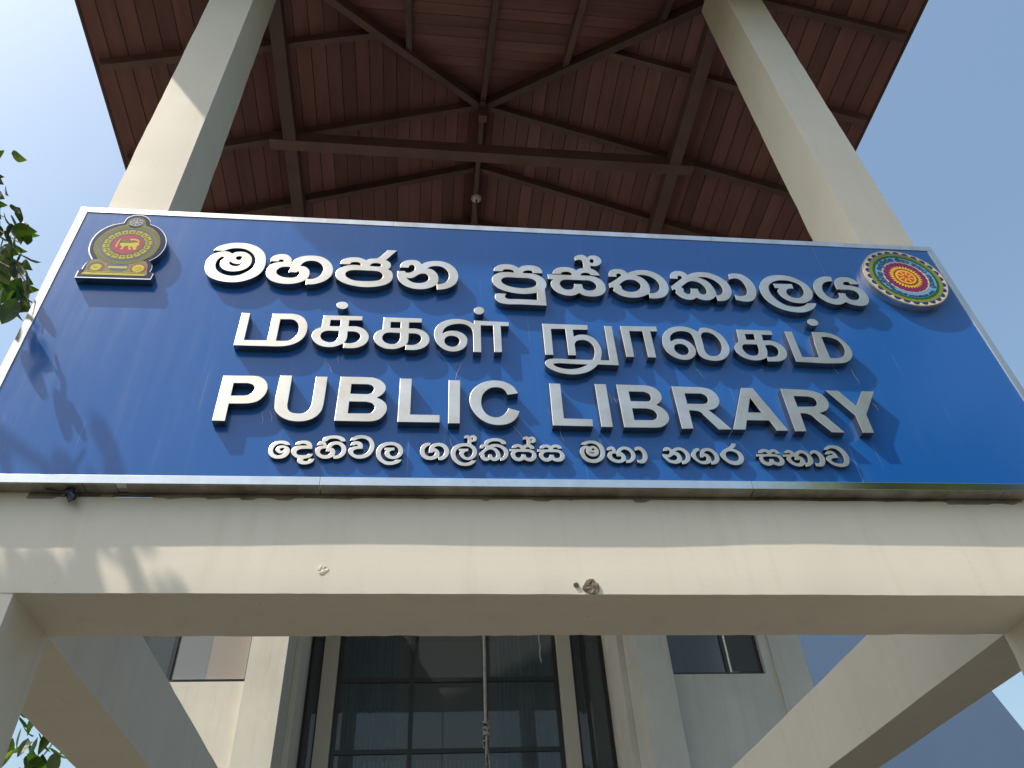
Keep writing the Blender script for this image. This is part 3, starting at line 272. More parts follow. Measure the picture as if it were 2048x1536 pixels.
 (4, 'long aa sign', ['27110,1982! 27250,2044 27380,2036 27506,1919 27598,1704 27604,1470 27521,1275 27388,1157 27242,1146 27105,1191! 27106,1336! 27207,1318 27328,1368 27396,1525 27394,1701 27313,1837 27218,1855 27098,1814!']),
 (4, 'na', ['28347,1819! 28383,1938 28500,2036 28617,2030 28722,1960 28768,1898! 28900,1995 29080,2038 29257,2002 29402,1877 29497,1704 29515,1516 29441,1327 29309,1201 29179,1137 29062,1135! 29071,1275! 28970,1196 28831,1147 28665,1160 28487,1243 28351,1403 28277,1558 28296,1660! 28439,1655! 28499,1632 28586,1673 28636,1761 28609,1855 28558,1862 28524,1822!', '28487,1468! 28601,1485 28724,1581 28822,1614 28901,1553 28905,1443 28820,1348 28713,1331 28589,1360', '28892,1797! 29004,1862 29134,1856 29246,1763 29308,1622 29298,1481 29228,1370 29101,1309! 29117,1462 29095,1603 29029,1728']),
 (4, 'ga', ['29999,2007! 30005,1855! 29907,1830 29800,1709 29778,1551 29826,1411 29936,1319 30066,1313 30167,1354 30215,1448 30197,1542 30148,1557 30081,1493! 29944,1499! 29975,1696 30045,1856 30150,1970 30321,2021 30491,2008 30661,1883 30781,1662 30800,1442 30711,1268 30553,1157 30363,1131! 30373,1255! 30271,1184 30105,1143 29938,1156 29789,1247 29642,1408 29555,1579 29613,1753 29740,1915 29880,2005', '30165,1747! 30265,1836 30389,1854 30505,1784 30591,1643 30599,1486 30536,1359 30414,1298! 30423,1436 30390,1577 30310,1686']),
 (4, 'ra', ['31567,2302! 31762,2297! 31694,2142 31546,2010! 31707,1933 31858,1791 31923,1586 31893,1396 31773,1222 31590,1126 31365,1122 31164,1213 30995,1382 30892,1553 30879,1664 30985,1824 31155,1971 31341,2071 31473,2170', '31139,1668 31187,1780 31312,1854 31460,1857 31616,1787 31699,1646 31684,1487 31585,1360 31419,1334 31247,1386 31146,1510']),
 (4, 'sa', ['32635,1772! 32696,1893 32832,1992 32986,2011 33113,1981 33178,1926! 33308,2001 33447,2011 33562,1941 33637,1829 33640,1749! 33459,1754! 33433,1826 33356,1840 33279,1807 33249,1750! 33448,1738 33589,1668 33708,1527 33736,1353 33666,1210 33530,1114 33367,1104 33246,1149 33164,1187! 33065,1123 32927,1105 32780,1150 32664,1258 32615,1414 32624,1541 32680,1597! 32516,1587! 32520,1722! 32812,1732 33063,1739! 33039,1819 32965,1842 32876,1816 32837,1771!', '32797,1465 32817,1560 32907,1593 33137,1597 33380,1601 33488,1555 33531,1429 33502,1333 33410,1293 33309,1315 33256,1409 33255,1472! 33066,1469! 33045,1374 32984,1302 32906,1309 32830,1370']),
 (4, 'bha', ['33834,1808! 33921,1914 34064,1982 34194,1960 34281,1888 34326,1792! 34483,1924 34666,1984 34844,1938 34965,1803 35062,1644 35086,1453 35039,1309 34922,1181 34774,1100 34619,1075! 34643,1216! 34527,1128 34377,1079 34198,1108 34025,1199 33899,1355 33856,1481 33894,1561 33950,1610! 33748,1591! 33753,1719! 34139,1738! 34080,1812 33934,1778!', '34272,1599! 34221,1439! 34393,1426! 34466,1443 34449,1348 34370,1268 34248,1266 34137,1343 34077,1453 34093,1549 34181,1614', '34464,1650! 34541,1764 34677,1806 34783,1752 34856,1641 34846,1465 34792,1321 34675,1272! 34682,1399 34638,1557 34552,1628']),
 (4, 'long aa sign', ['35049,1853! 35166,1960 35340,1988 35484,1925 35595,1765 35653,1573 35628,1381 35546,1222 35427,1110 35272,1092 35106,1121! 35111,1279! 35221,1264 35314,1297 35379,1409 35397,1585 35364,1729 35283,1817 35165,1790 35063,1708!']),
 (4, 'va', ['35754,2011! 35862,2144 36035,2245 36268,2274 36480,2245 36632,2125 36756,1931 36813,1705 36786,1463 36695,1270 36553,1141 36354,1083 36130,1104 35918,1195 35768,1352 35701,1494 35716,1558 35824,1672 35937,1722 36092,1733! 36073,1797 36024,1813 35966,1767! 35730,1759! 35833,1899 35980,1966 36116,1960 36224,1873 36283,1728 36305,1576! 36116,1565 35994,1531 35925,1450 35974,1355 36116,1293 36283,1264 36412,1282 36495,1379 36546,1539 36547,1732 36478,1926 36357,2054 36210,2109 36062,2082 35939,2006!']),
]
EMBLEM = {
 'case': '1499,11399! 4928,11449! 4971,11897! 4764,11937! 4801,12232 4736,12550 4532,12781! 4847,13158 5044,13785 4995,14466 4671,15142 4262,15556 3929,15710! 3835,16034 3592,16319 3278,16447 2939,16389 2709,16188 2616,15727! 2117,15510 1695,15035 1502,14499 1476,13873 1581,13323 1892,12743! 1726,12517 1639,12138 1636,11980! 1500,11893!',
 'face': '1691,11565! 4804,11556! 4709,11960! 4643,12382 4465,12641 4321,12686! 4714,13149 4876,13773 4838,14397 4560,15016 4145,15457 3788,15639! 3663,16021 3398,16243 3073,16278 2807,16074 2757,15649! 2283,15404 1860,14931 1648,14338 1636,13660 1882,13014 2100,12703! 1776,12574 1688,12195 1706,11905!',
 'base': '1812,11818! 4533,11802! 4627,11681! 1703,11634!',
 'base2': '1904,11892! 4448,11881! 4491,11841! 1884,11848!',
 'vase': '2728,12448! 3626,12479! 3688,12322 3638,12105 3464,12015! 3630,11815! 2895,11822! 2984,12038! 2805,12159 2722,12287',
 'vaseband': '2764,12290! 3668,12310! 3685,12151! 2809,12144!',
 'lion': '3125,14131! 3198,14108 3713,14156! 3800,14009 3717,13861! 3735,13582! 3622,13563! 3508,13819! 3398,13783! 3529,13596! 3404,13559! 3318,13833! 3195,13853 3159,13794 3100,13566! 2977,13586! 3050,13759 2908,13917 2932,14089',
 'mane': '2841,14310! 3259,14409! 3315,14116! 2932,14089! 2944,14175 2853,14197',
 'tail': '3259,14409! 3460,14424 3685,14342 3783,14149! 3719,14133! 3655,14254 3457,14297 3311,14270!',
 'sword': '2803,14393! 2837,14367! 2797,14023! 2793,13713! 2730,13736! 2716,13904! 2733,14075!',
}
DISCS = {'main': [0.3236, 1.3986, 0.1284], 'outer': [0.3196, 1.4091, 0.1628], 'top': [0.3231, 1.5775, 0.0436], 'moon': [0.2252, 1.2177, 0.0385], 'sun': [0.4179, 1.2203, 0.037], 'seal': [4.4579, 1.3996, 0.2375]}
LEAVES_A = [(-1.231,0.307,6.143,0.869,-0.075,-0.489,0.16,0.372),(-1.325,0.357,5.98,0.951,-0.086,-0.296,0.13,0.539),(-1.346,0.308,6.031,0.552,-0.093,0.828,0.14,0.613),(-1.224,0.305,5.879,0.712,-0.063,-0.7,0.13,0.819),(-1.119,0.285,5.756,0.564,-0.058,-0.823,0.12,0.536),(-1.184,0.328,5.639,0.979,-0.096,-0.179,0.13,0.791),(-1.142,0.307,5.574,0.839,-0.077,-0.538,0.14,-0.459),(-1.012,0.256,5.465,0.643,-0.065,-0.763,0.14,0.152),(-0.772,0.061,5.084,0.961,-0.104,-0.257,0.17,0.821),(-0.893,0.206,5.293,0.27,-0.066,-0.96,0.15,0.409),(-0.767,0.106,5.073,0.5,-0.067,-0.864,0.13,0.761),(-0.612,0.009,4.81,0.937,-0.105,-0.334,0.13,-0.342),(-0.793,0.157,5.023,0.578,-0.07,-0.813,0.17,0.157),(-0.538,-0.092,4.65,0.649,-0.08,-0.756,0.15,-0.155),(-0.703,0.109,4.885,0.066,-0.086,-0.994,0.17,0.261),(-0.447,-0.094,4.541,0.423,-0.078,-0.903,0.12,0.304),(-0.417,-0.191,4.417,0.31,-0.085,-0.947,0.18,-0.482),(-0.605,0.01,4.614,0.177,-0.086,-0.98,0.18,-0.197),(-0.35,-0.239,4.237,0.061,-0.106,-0.992,0.17,-0.109),(-0.368,-0.192,4.314,0.469,-0.084,-0.879,0.14,0.783),(-0.893,0.207,5.168,0.433,-0.065,-0.899,0.17,0.572),(-0.775,0.108,4.811,0.588,-0.073,-0.805,0.18,-0.277),(-0.562,-0.091,4.47,0.281,-0.085,-0.956,0.18,0.616),(-0.904,0.158,5.018,0.587,-0.069,-0.807,0.18,-0.306),(-1,0.207,5.249,0.441,-0.064,-0.895,0.18,0.364),(-1.079,0.306,5.502,0.36,-0.061,-0.931,0.16,-0.323),(-0.663,0.009,4.688,0.808,-0.09,-0.583,0.15,-0.498),(-0.647,0.057,4.879,0.263,-0.075,-0.962,0.14,0.72),(-0.743,0.007,4.998,0.574,-0.07,-0.816,0.16,-0.207),(-0.902,0.108,5.138,0.801,-0.081,-0.593,0.17,-0.198),(-0.766,0.059,4.923,0.881,-0.094,-0.464,0.15,0.875),(-0.559,-0.042,4.653,0.505,-0.076,-0.86,0.17,0.721),(-0.56,-0.092,4.537,0.586,-0.08,-0.807,0.17,-0.095),(-0.5,-0.141,4.396,0.442,-0.082,-0.893,0.18,0.846),(-0.398,-0.191,4.333,0.268,-0.089,-0.959,0.17,0.255),(-0.448,-0.142,4.413,0.731,-0.09,-0.676,0.14,0.449),(-0.757,0.108,4.984,0.179,-0.077,-0.981,0.18,-0.213),(-0.786,0.108,4.895,0.439,-0.071,-0.896,0.18,0.817),(-0.581,0.01,4.77,-0.069,-0.097,-0.993,0.16,0.467),(-0.572,-0.013,4.744,0.724,-0.083,-0.685,0.12,0.853),(-1.018,0.206,5.46,0.502,-0.061,-0.863,0.16,0.751),(-1.071,0.143,5.438,0.769,-0.264,-0.583,0.141,0.186),(-1.237,0.345,5.675,0.869,0.365,0.335,0.122,0.45),(-0.951,0.263,4.832,0.701,-0.015,-0.713,0.121,-0.816),(-0.81,0.373,5.093,0.674,-0.135,-0.726,0.157,0.496),(-1.051,0.38,4.91,0.906,-0.188,-0.38,0.163,0.753),(-1.043,0.304,5.619,0.683,-0.138,-0.717,0.132,-0.759),(-0.7,-0.109,4.857,0.413,0.178,-0.893,0.152,-0.141),(-0.749,0.086,5.181,0.162,0.278,-0.947,0.164,0.518),(-1.154,0.127,5.767,0.256,-0.135,-0.957,0.152,0.899),(-0.548,0.037,4.626,0.555,0.101,-0.826,0.154,-0.376),(-1.045,0.193,5.429,-0.372,0.325,-0.869,0.164,-0.001),(-1.1,0.159,5.465,0.151,0.19,-0.97,0.145,0.515),(-0.716,0.193,4.884,0.298,-0.134,-0.945,0.169,-0.394),(-1.022,0.337,5.47,0.801,0.29,-0.524,0.165,0.145),(-1.254,0.168,6.01,0.382,-0.059,-0.922,0.177,0.265),(-0.784,0.155,4.824,0.207,0.184,-0.961,0.145,0.617),(-0.815,0.389,4.976,-0.029,-0.061,-0.998,0.157,-0.601),(-0.553,0.052,4.679,0.295,0.092,-0.951,0.171,-0.591),(-0.777,0.181,4.864,0.635,0.016,-0.772,0.174,0.246),(-0.683,-0.149,4.547,0.622,0.038,-0.782,0.135,0.335),(-0.889,0.074,4.878,0.722,-0.271,-0.636,0.129,-0.329),(-1.101,0.339,5.483,0.468,-0.154,-0.87,0.183,-0.899),(-1.123,0.218,5.383,0.97,0.229,-0.083,0.146,-0.835),(-0.942,0.106,4.982,0.718,-0.013,-0.696,0.187,0.573),(-1.034,0.355,5.564,0.618,-0.193,-0.762,0.162,0.115),(-0.619,0.129,4.578,0.731,0.279,-0.623,0.12,-0.706),(-0.571,-0.177,4.743,0.338,0.252,-0.907,0.146,-0.123),(-1.12,0.474,5.809,0.445,-0.137,-0.885,0.189,-0.007),(-1.292,0.503,5.755,0.547,-0.131,-0.827,0.153,-0.681),(-0.649,-0.071,4.78,0.131,0.193,-0.973,0.121,0.059),(-1.249,0.412,5.86,0.737,-0.159,-0.657,0.131,0.88),(-0.876,0.222,5.049,0.972,0.158,-0.173,0.141,0.06),(-1.192,0.298,5.625,0.569,-0.108,-0.815,0.172,0.163),(-0.635,0.089,4.529,0.95,0.209,0.231,0.15,0.136),(-0.653,0.074,4.83,0.119,-0.141,-0.983,0.147,0.633),(-1.186,0.417,5.62,0.211,-0.206,-0.956,0.153,0.088),(-0.91,0.11,5.154,0.432,0.148,-0.89,0.125,-0.486),(-0.746,0.169,4.737,0.984,0.135,0.12,0.189,0.897),(-1.08,0.294,5.066,0.862,0.036,-0.505,0.187,0.382),(-1.087,0.079,5.568,0.885,-0.148,-0.442,0.125,-0.796),(-0.932,0.329,5.274,0.888,-0.118,-0.445,0.142,0.18),(-0.859,0.212,5.249,0.995,0.095,-0.014,0.131,0.236),(-0.742,0.123,5.161,0.425,-0.157,-0.892,0.159,-0.442),(-0.558,-0.149,4.501,0.775,-0.162,-0.611,0.172,-0.577),(-0.471,-0.179,4.515,0.412,-0.249,-0.876,0.129,0.169),(-1.776,-0.252,6.549,0.608,0.252,-0.753,0.171,0.711),(-1.11,-0.038,4.254,0.057,-0.142,-0.988,0.157,-0.242),(-0.872,0.05,4.258,-0.103,0.902,-0.42,0.122,0.789),(-1.216,-0.346,5.336,0.056,0.415,-0.908,0.122,0.623),(-1.993,-0.512,5.426,-0.196,-0.428,-0.882,0.149,-0.749),(-1.969,0.688,3.581,0.278,-0.511,-0.813,0.18,-0.746),(-1.21,-0.312,5.188,0.269,0.541,-0.797,0.161,-0.505),(-2.247,0.525,4.592,0.369,0.221,-0.903,0.159,-0.111),(-2.044,-0.437,4.287,-0.797,0.392,-0.46,0.141,-0.65),(-1.334,-0.281,5.231,-0.996,-0.081,0.023,0.147,0.225),(-1.131,-0.874,4.574,0.409,0.587,-0.699,0.125,0.776),(-1.443,0.299,5.5,0.659,-0.011,-0.752,0.143,0.2),(-0.804,-0.731,4.918,0.278,0.098,-0.956,0.127,-0.301),(-0.964,-0.784,4.844,0.493,0.284,-0.823,0.168,0.748),(-1.959,-0.21,5.548,0.262,-0.273,-0.926,0.173,0.617),(-1.395,-0.723,5.404,-0.704,-0.317,-0.636,0.154,-0.093),(-1.026,-0.259,4.628,-0.586,0.094,-0.805,0.128,-0.695),(-2.18,-0.203,5.652,0.83,0.047,-0.556,0.127,0.751),(-2.378,0.002,3.594,0.036,-0.387,-0.921,0.179,-0.371),(-2.695,0.035,4.871,0.896,-0.332,-0.293,0.175,-0.062),(-1.089,-0.174,4.391,0.644,0.223,-0.732,0.171,0.297),(-1.629,0.335,5.75,0.437,0.507,-0.743,0.141,0.402),(-1.813,0.232,6.34,0.541,-0.399,-0.74,0.124,-0.009),(-2.471,0.664,4.182,0.958,-0.022,-0.284,0.174,-0.481),(-1.937,0.158,4.261,0.814,0.227,-0.534,0.161,-0.634),(-2.196,-0.804,4.734,0.154,0.033,-0.987,0.149,0.325),(-0.8,0.109,4.479,0.61,0.44,-0.659,0.124,-0.565),(-0.887,-0.066,4.579,-0.538,-0.247,-0.806,0.141,0.129),(-0.562,0.154,4.639,0.331,-0.404,-0.853,0.151,0.634),(-1.853,0.2,5.793,0.711,-0.158,-0.685,0.152,-0.469),(-2.514,-0.581,5.823,0.629,0.376,-0.68,0.179,-0.402),(-1.645,-0.733,4.628,-0.631,-0.714,-0.303,0.166,-0.441),(-0.721,0.214,4.202,0.02,0.843,-0.537,0.122,-0.615),(-2.234,-0.199,4.841,0.179,-0.386,-0.905,0.167,-0.272),(-1.064,-0.091,4.963,0.679,0.158,-0.717,0.129,0.185),(-1.21,-0.571,4.716,0.432,-0.05,-0.9,0.174,0.079),(-2.451,-0.366,5.433,0.158,-0.297,-0.942,0.143,-0.612),(-2.443,-0.552,5.582,0.392,-0.846,-0.361,0.163,-0.775),(-0.818,-0.438,4.744,0.46,-0.4,-0.793,0.125,0.509),(-1.667,-0.364,5.923,0.414,0.401,-0.817,0.178,-0.092),(-2.378,-0.15,5.966,0.194,-0.467,-0.863,0.122,-0.762),(-2.267,0.158,3.816,-0.201,-0.273,-0.941,0.13,-0.068),(-1.721,-0.322,5.396,-0.34,-0.066,-0.938,0.125,-0.216),(-2.58,0.106,4.695,0.4,-0.045,-0.916,0.151,0.76),(-2.45,-0.51,4.946,-0.784,-0.49,-0.38,0.136,0.073),(-1.116,-0.167,4.606,0.696,0.584,-0.418,0.145,0.007),(-2.617,-0.609,5.731,0.314,0.927,-0.207,0.153,-0.097),(-1.114,0.01,4.793,-0.418,-0.711,-0.565,0.176,0.719),(-1.173,-0.196,4.636,-0.732,-0.313,-0.605,0.153,0.527),(-1.496,-0.106,5.259,-0.077,-0.126,-0.989,0.173,-0.201),(-2.279,-0.114,4.711,0.231,-0.774,-0.59,0.143,0.206),(-2.193,-0.912,5.531,-0.547,-0.643,-0.536,0.127,-0.698),(-2.121,0.327,5.53,0.917,0.332,-0.223,0.171,-0.607),(-1.487,0.222,4.924,-0.297,-0.038,-0.954,0.177,-0.472),(-1.375,-0.478,4.831,0.895,0.412,0.169,0.13,0.003),(-2.224,-0.296,6.082,0.481,0.523,-0.704,0.135,-0.298),(-2.771,-0.685,4.658,0.72,0.194,-0.666,0.158,0.225),(-2.201,-0.09,3.907,0.097,0.588,-0.803,0.124,-0.69),(-1.292,-0.975,4.866,0.218,0.037,-0.975,0.126,0.019),(-1.47,-0.339,4.267,-0.021,0.997,-0.074,0.153,-0.1),(-2.21,0.135,4.778,0.95,0.12,-0.289,0.159,-0.511),(-1.879,0.235,5.941,0.253,0.044,-0.967,0.176,-0.054),(-2.782,-0.146,4.897,-0.273,0.667,-0.693,0.147,-0.426),(-1.496,-0.39,5.223,0.358,-0.839,-0.409,0.175,-0.349),(-2.607,-0.096,4.243,0.019,0.572,-0.82,0.132,0.722),(-2.294,0.038,5.275,0.353,-0.487,-0.799,0.167,0.434),(-2.631,0.249,4.161,0.342,0.332,-0.879,0.178,0.564),(-1.335,-0.341,5.343,-0.603,0.293,-0.742,0.132,-0.423),(-1.008,-0.495,4.896,-0.919,-0.386,-0.078,0.142,0.155),(-0.786,-0.429,4.09,0.641,0.728,-0.243,0.137,-0.681),(-2.152,0.236,5.274,-0.175,-0.228,-0.958,0.157,-0.768),(-0.91,-0.51,4.269,0.898,0.181,-0.402,0.138,0.366),(-0.859,0.095,4.014,0.312,-0.563,-0.765,0.128,0.64),(-1.746,-0.863,5.838,0.287,-0.916,-0.282,0.166,0.593),(-0.517,-0.418,4.482,-0.076,-0.997,0.009,0.178,-0.542),(-1.727,0.252,3.607,-0.479,-0.703,-0.526,0.169,-0.433),(-2.525,0.22,4.698,-0.1,-0.083,-0.992,0.125,-0.28),(-1.887,0.299,6.29,-0.556,-0.791,-0.257,0.127,0.03),(-0.983,-0.055,5.29,0.849,0.24,-0.471,0.138,-0.121),(-2.361,-0.986,5.419,-0.338,-0.199,-0.92,0.125,-0.316),(-0.958,-0.514,4.246,0.485,-0.188,-0.854,0.161,-0.061),(-1.186,-0.033,4.695,0.392,-0.862,-0.321,0.152,0.021),(-0.885,-0.416,4.922,-0.247,-0.583,-0.774,0.128,-0.097),(-1.533,-0.662,5.165,0.55,-0.371,-0.748,0.147,0.374),(-1.869,0.071,5.914,0.466,0.367,-0.805,0.157,0.556),(-2.258,-0.287,5.583,0.64,-0.305,-0.705,0.144,-0.081),(-2.492,0.546,4.609,-0.058,-0.677,-0.734,0.13,-0.141),(-0.935,-0.425,4.056,0.821,-0.433,-0.371,0.132,-0.49),(-1.006,-0.151,4.481,0.39,-0.818,-0.423,0.167,-0.31),(-2.161,-0.013,4.825,0.928,-0.096,-0.359,0.132,0.674),(-1.439,-0.191,4.121,0.468,0.257,-0.846,0.132,0.775),(-1.464,0.753,4.352,0.618,-0.29,-0.73,0.167,-0.31),(-1.075,0.048,4.391,0.717,0.361,-0.596,0.171,0.562),(-2.516,-0.714,5.275,0.978,-0.047,0.204,0.151,-0.235),(-1.685,0.697,4.723,0.391,-0.347,-0.853,0.121,0.135),(-2.021,-0.364,6.105,0.405,0.885,-0.228,0.13,0.17),(-2.054,0.072,4.969,0.675,0.296,-0.676,0.161,-0.673),(-1.456,0.221,6.11,-0.136,-0.477,-0.868,0.179,-0.777),(-1.228,-0.373,5.249,-0.709,-0.408,-0.575,0.148,0.162),(-2.486,0.125,4.308,0.433,0.226,-0.873,0.15,-0.329),(-1.662,-0.24,4.643,0.138,0.121,-0.983,0.158,-0.301),(-1.563,-0.026,4.907,0.146,0.528,-0.836,0.16,0.353),(-0.852,-0.062,4.101,0.229,-0.036,-0.973,0.15,-0.52),(-0.634,-0.047,4.57,0.761,-0.339,-0.553,0.134,0.183),(-2.4,-0.333,5.841,-0.909,0.414,-0.05,0.149,-0.015),(-2.614,-0.722,5.505,0.517,0.44,-0.735,0.148,0.241),(-1.91,0.42,4.311,0.89,0.17,-0.423,0.123,-0.495),(-2.256,-0.082,4.761,0.992,-0.054,-0.112,0.154,0.634),(-1.017,-0.227,4.116,-0.495,0.142,-0.857,0.137,-0.424),(-1.806,-0.146,4.257,-0.342,-0.256,-0.904,0.16,0.584),(-1.373,-0.181,5.069,0.64,-0.483,-0.598,0.174,-0.121),(-1.523,-0.428,4.422,0.102,-0.201,-0.974,0.142,0.742),(-1.767,0.398,4.214,-0.162,0.161,-0.974,0.151,-0.477),(-1.871,-0.359,4.861,-0.454,0.502,-0.736,0.154,0.636),(-0.991,-0.396,4.388,0.123,0.242,-0.963,0.153,0.78),(-0.586,-0.555,4.326,-0.642,0.203,-0.74,0.133,-0.425),(-0.97,-0.585,4.557,0.851,-0.278,-0.446,0.172,-0.088),(-1.351,0.372,6.153,-0.576,0.477,-0.664,0.141,-0.526),(-1.79,-0.325,6.045,-0.776,0.355,-0.522,0.163,0.667),(-1.517,0.554,4.407,0.464,-0.768,-0.442,0.146,-0.489),(-1.768,-0.111,5.729,0.002,0.508,-0.861,0.17,-0.303),(-1.677,0.002,3.836,0.871,-0.439,-0.219,0.15,-0.02),(-1.643,0.426,5.814,0.325,-0.755,-0.57,0.167,0.339),(-2.231,0.157,5.919,-0.338,-0.233,-0.912,0.162,0.432),(-1.269,-0.301,5.406,-0.26,-0.841,-0.475,0.132,-0.168),(-1.411,0.132,5.651,0.953,-0.122,-0.276,0.179,0.252),(-0.642,0.098,4.137,0.349,-0.848,-0.398,0.144,0.234),(-1.394,-0.535,4.795,0.285,-0.039,-0.958,0.127,0.729),(-1.954,-0.093,4.268,0.608,-0.2,-0.768,0.124,-0.35),(-1.85,-0.668,5.442,0.259,0.101,-0.961,0.15,-0.003),(-1.898,-0.668,5.643,0.209,0.102,-0.973,0.15,0.222),(-1.988,-0.768,5.821,0.267,0.101,-0.958,0.15,0.184),(-1.944,-0.788,5.996,0.284,0.1,-0.954,0.15,-0.287),(-1.732,-0.728,5.65,0.226,0.102,-0.969,0.15,0.29),(-1.814,-0.818,6.033,-0.003,0.105,-0.995,0.15,0.209),(-2.076,-0.768,5.72,0.292,0.1,-0.951,0.15,-0.158),(-1.64,-0.787,5.835,0.333,0.099,-0.938,0.15,-0.089),(-1.444,-0.768,5.721,0.267,0.101,-0.959,0.15,-0.233),(-1.05,-0.668,5.543,0.219,0.102,-0.97,0.15,0.281),(-1.267,-0.767,5.739,0.324,0.099,-0.941,0.15,0.053),(-1.798,-0.667,5.39,0.342,0.098,-0.934,0.15,0.23),(-1.761,-0.687,5.562,0.472,0.092,-0.877,0.15,0.055),(-1.611,-0.667,5.357,0.46,0.093,-0.883,0.15,0.259),(-1.411,-0.618,5.403,0.276,0.101,-0.956,0.15,-0.291),(-1.82,-0.668,5.643,0.249,0.101,-0.963,0.15,-0.206),(-1.55,-0.728,5.572,-0.031,0.105,-0.994,0.15,0.224),(-1.624,-0.768,5.973,0.074,0.104,-0.992,0.15,-0.142),(-1.236,-0.728,5.75,0.213,0.102,-0.972,0.15,0.09),(-1.241,-0.728,5.571,0.193,0.103,-0.976,0.15,0.158),(-1.208,-0.768,5.782,0.157,0.103,-0.982,0.15,-0.006),(-1.543,-0.567,5.657,0.499,0.091,-0.862,0.15,0.268),(-1.492,-0.567,5.582,0.35,0.098,-0.931,0.15,0.297),(-1.563,-0.617,5.647,0.47,0.092,-0.878,0.15,0.281),(-1.793,-0.668,5.743,0.21,0.102,-0.972,0.15,-0.225),(-1.326,-0.568,5.265,0.228,0.102,-0.968,0.15,-0.036),(-1.449,-0.668,5.842,0.282,0.1,-0.954,0.15,0.288),(-1.24,-0.567,5.381,0.378,0.097,-0.921,0.15,-0.16),(-1.411,-0.688,6.1,0.099,0.104,-0.99,0.15,-0.203),(-1.3,-0.668,5.924,0.166,0.103,-0.981,0.15,-0.179),(-1.215,-0.648,5.749,0.107,0.104,-0.989,0.15,0.267),(-1.275,-0.668,5.703,0.209,0.102,-0.973,0.15,-0.233),(-1.614,-0.767,5.819,0.32,0.099,-0.942,0.15,0.127),(-1.264,-0.668,5.394,0.161,0.103,-0.981,0.15,0.005),(-1.562,-0.668,5.443,0.205,0.102,-0.973,0.15,-0.226),(-1.733,-0.768,5.74,0.292,0.1,-0.951,0.15,-0.067),(-1.322,-0.728,5.772,0.07,0.104,-0.992,0.15,-0.252),(-1.381,-0.767,5.799,0.325,0.099,-0.94,0.15,0.195),(-1.032,-0.668,5.464,0.116,0.104,-0.988,0.15,-0.044),(-1.116,-0.707,5.491,0.367,0.097,-0.925,0.15,-0.082),(-1.594,-0.618,5.356,0.023,0.105,-0.994,0.15,-0.079),(-1.668,-0.667,5.39,0.347,0.098,-0.933,0.15,0.165),(-1.137,-0.687,5.461,0.494,0.091,-0.865,0.15,0.283),(-1.552,-0.707,5.692,0.345,0.098,-0.933,0.15,-0.257),(-1.903,-0.676,5.4,0.304,0.1,-0.947,0.15,0.034),(-2.065,-0.73,5.714,0.244,0.102,-0.965,0.15,0.197),(-2.069,-0.727,5.891,0.392,0.096,-0.915,0.15,-0.229),(-1.819,-0.642,5.28,0.369,0.097,-0.924,0.15,-0.153),(-2.072,-0.769,5.868,0.244,0.102,-0.964,0.15,0.249),(-2.283,-0.841,6.3,0.356,0.098,-0.93,0.15,0.201),(-1.734,-0.645,5.277,0.235,0.102,-0.967,0.15,-0.14),(-1.911,-0.71,5.662,0.12,0.104,-0.987,0.15,-0.069),(-1.7,-0.622,5.487,0.411,0.095,-0.907,0.15,0.116),(-2.023,-0.775,5.793,0.167,0.103,-0.981,0.15,0.191),(-2.09,-0.805,5.994,0.39,0.096,-0.916,0.15,0.079),(-1.979,-0.765,6.038,0.35,0.098,-0.932,0.15,-0.232),(-1.792,-0.723,5.572,0.13,0.104,-0.986,0.15,-0.123),(-1.872,-0.737,5.784,0.174,0.103,-0.979,0.15,-0.29),(-1.606,-0.648,5.596,0.137,0.104,-0.985,0.15,-0.261),(-1.962,-0.802,5.896,0.386,0.097,-0.917,0.15,-0.035),(-1.939,-0.785,5.914,0.446,0.094,-0.89,0.15,-0.205),(-1.597,-0.652,5.581,0.268,0.101,-0.958,0.15,0.071),(-1.683,-0.721,5.588,0.145,0.104,-0.984,0.15,-0.211),(-1.495,-0.636,5.37,0.245,0.102,-0.964,0.15,-0.191),(-1.87,-0.785,6.06,0.401,0.096,-0.911,0.15,0.121),(-1.938,-0.841,5.993,0.103,0.104,-0.989,0.15,0.13),(-1.872,-0.826,6.099,0.327,0.099,-0.94,0.15,-0.052),(-1.517,-0.665,5.639,0.299,0.1,-0.949,0.15,0.173),(-1.714,-0.783,5.776,0.2,0.103,-0.974,0.15,-0.299),(-1.363,-0.626,5.33,0.438,0.094,-0.894,0.15,0.28),(-1.566,-0.714,5.839,0.165,0.103,-0.981,0.15,0.287),(-1.342,-0.649,5.283,0.256,0.101,-0.961,0.15,0.081),(-1.557,-0.728,5.702,0.236,0.102,-0.966,0.15,0.206),(-1.69,-0.787,6.114,0.227,0.102,-0.968,0.15,-0.1)]
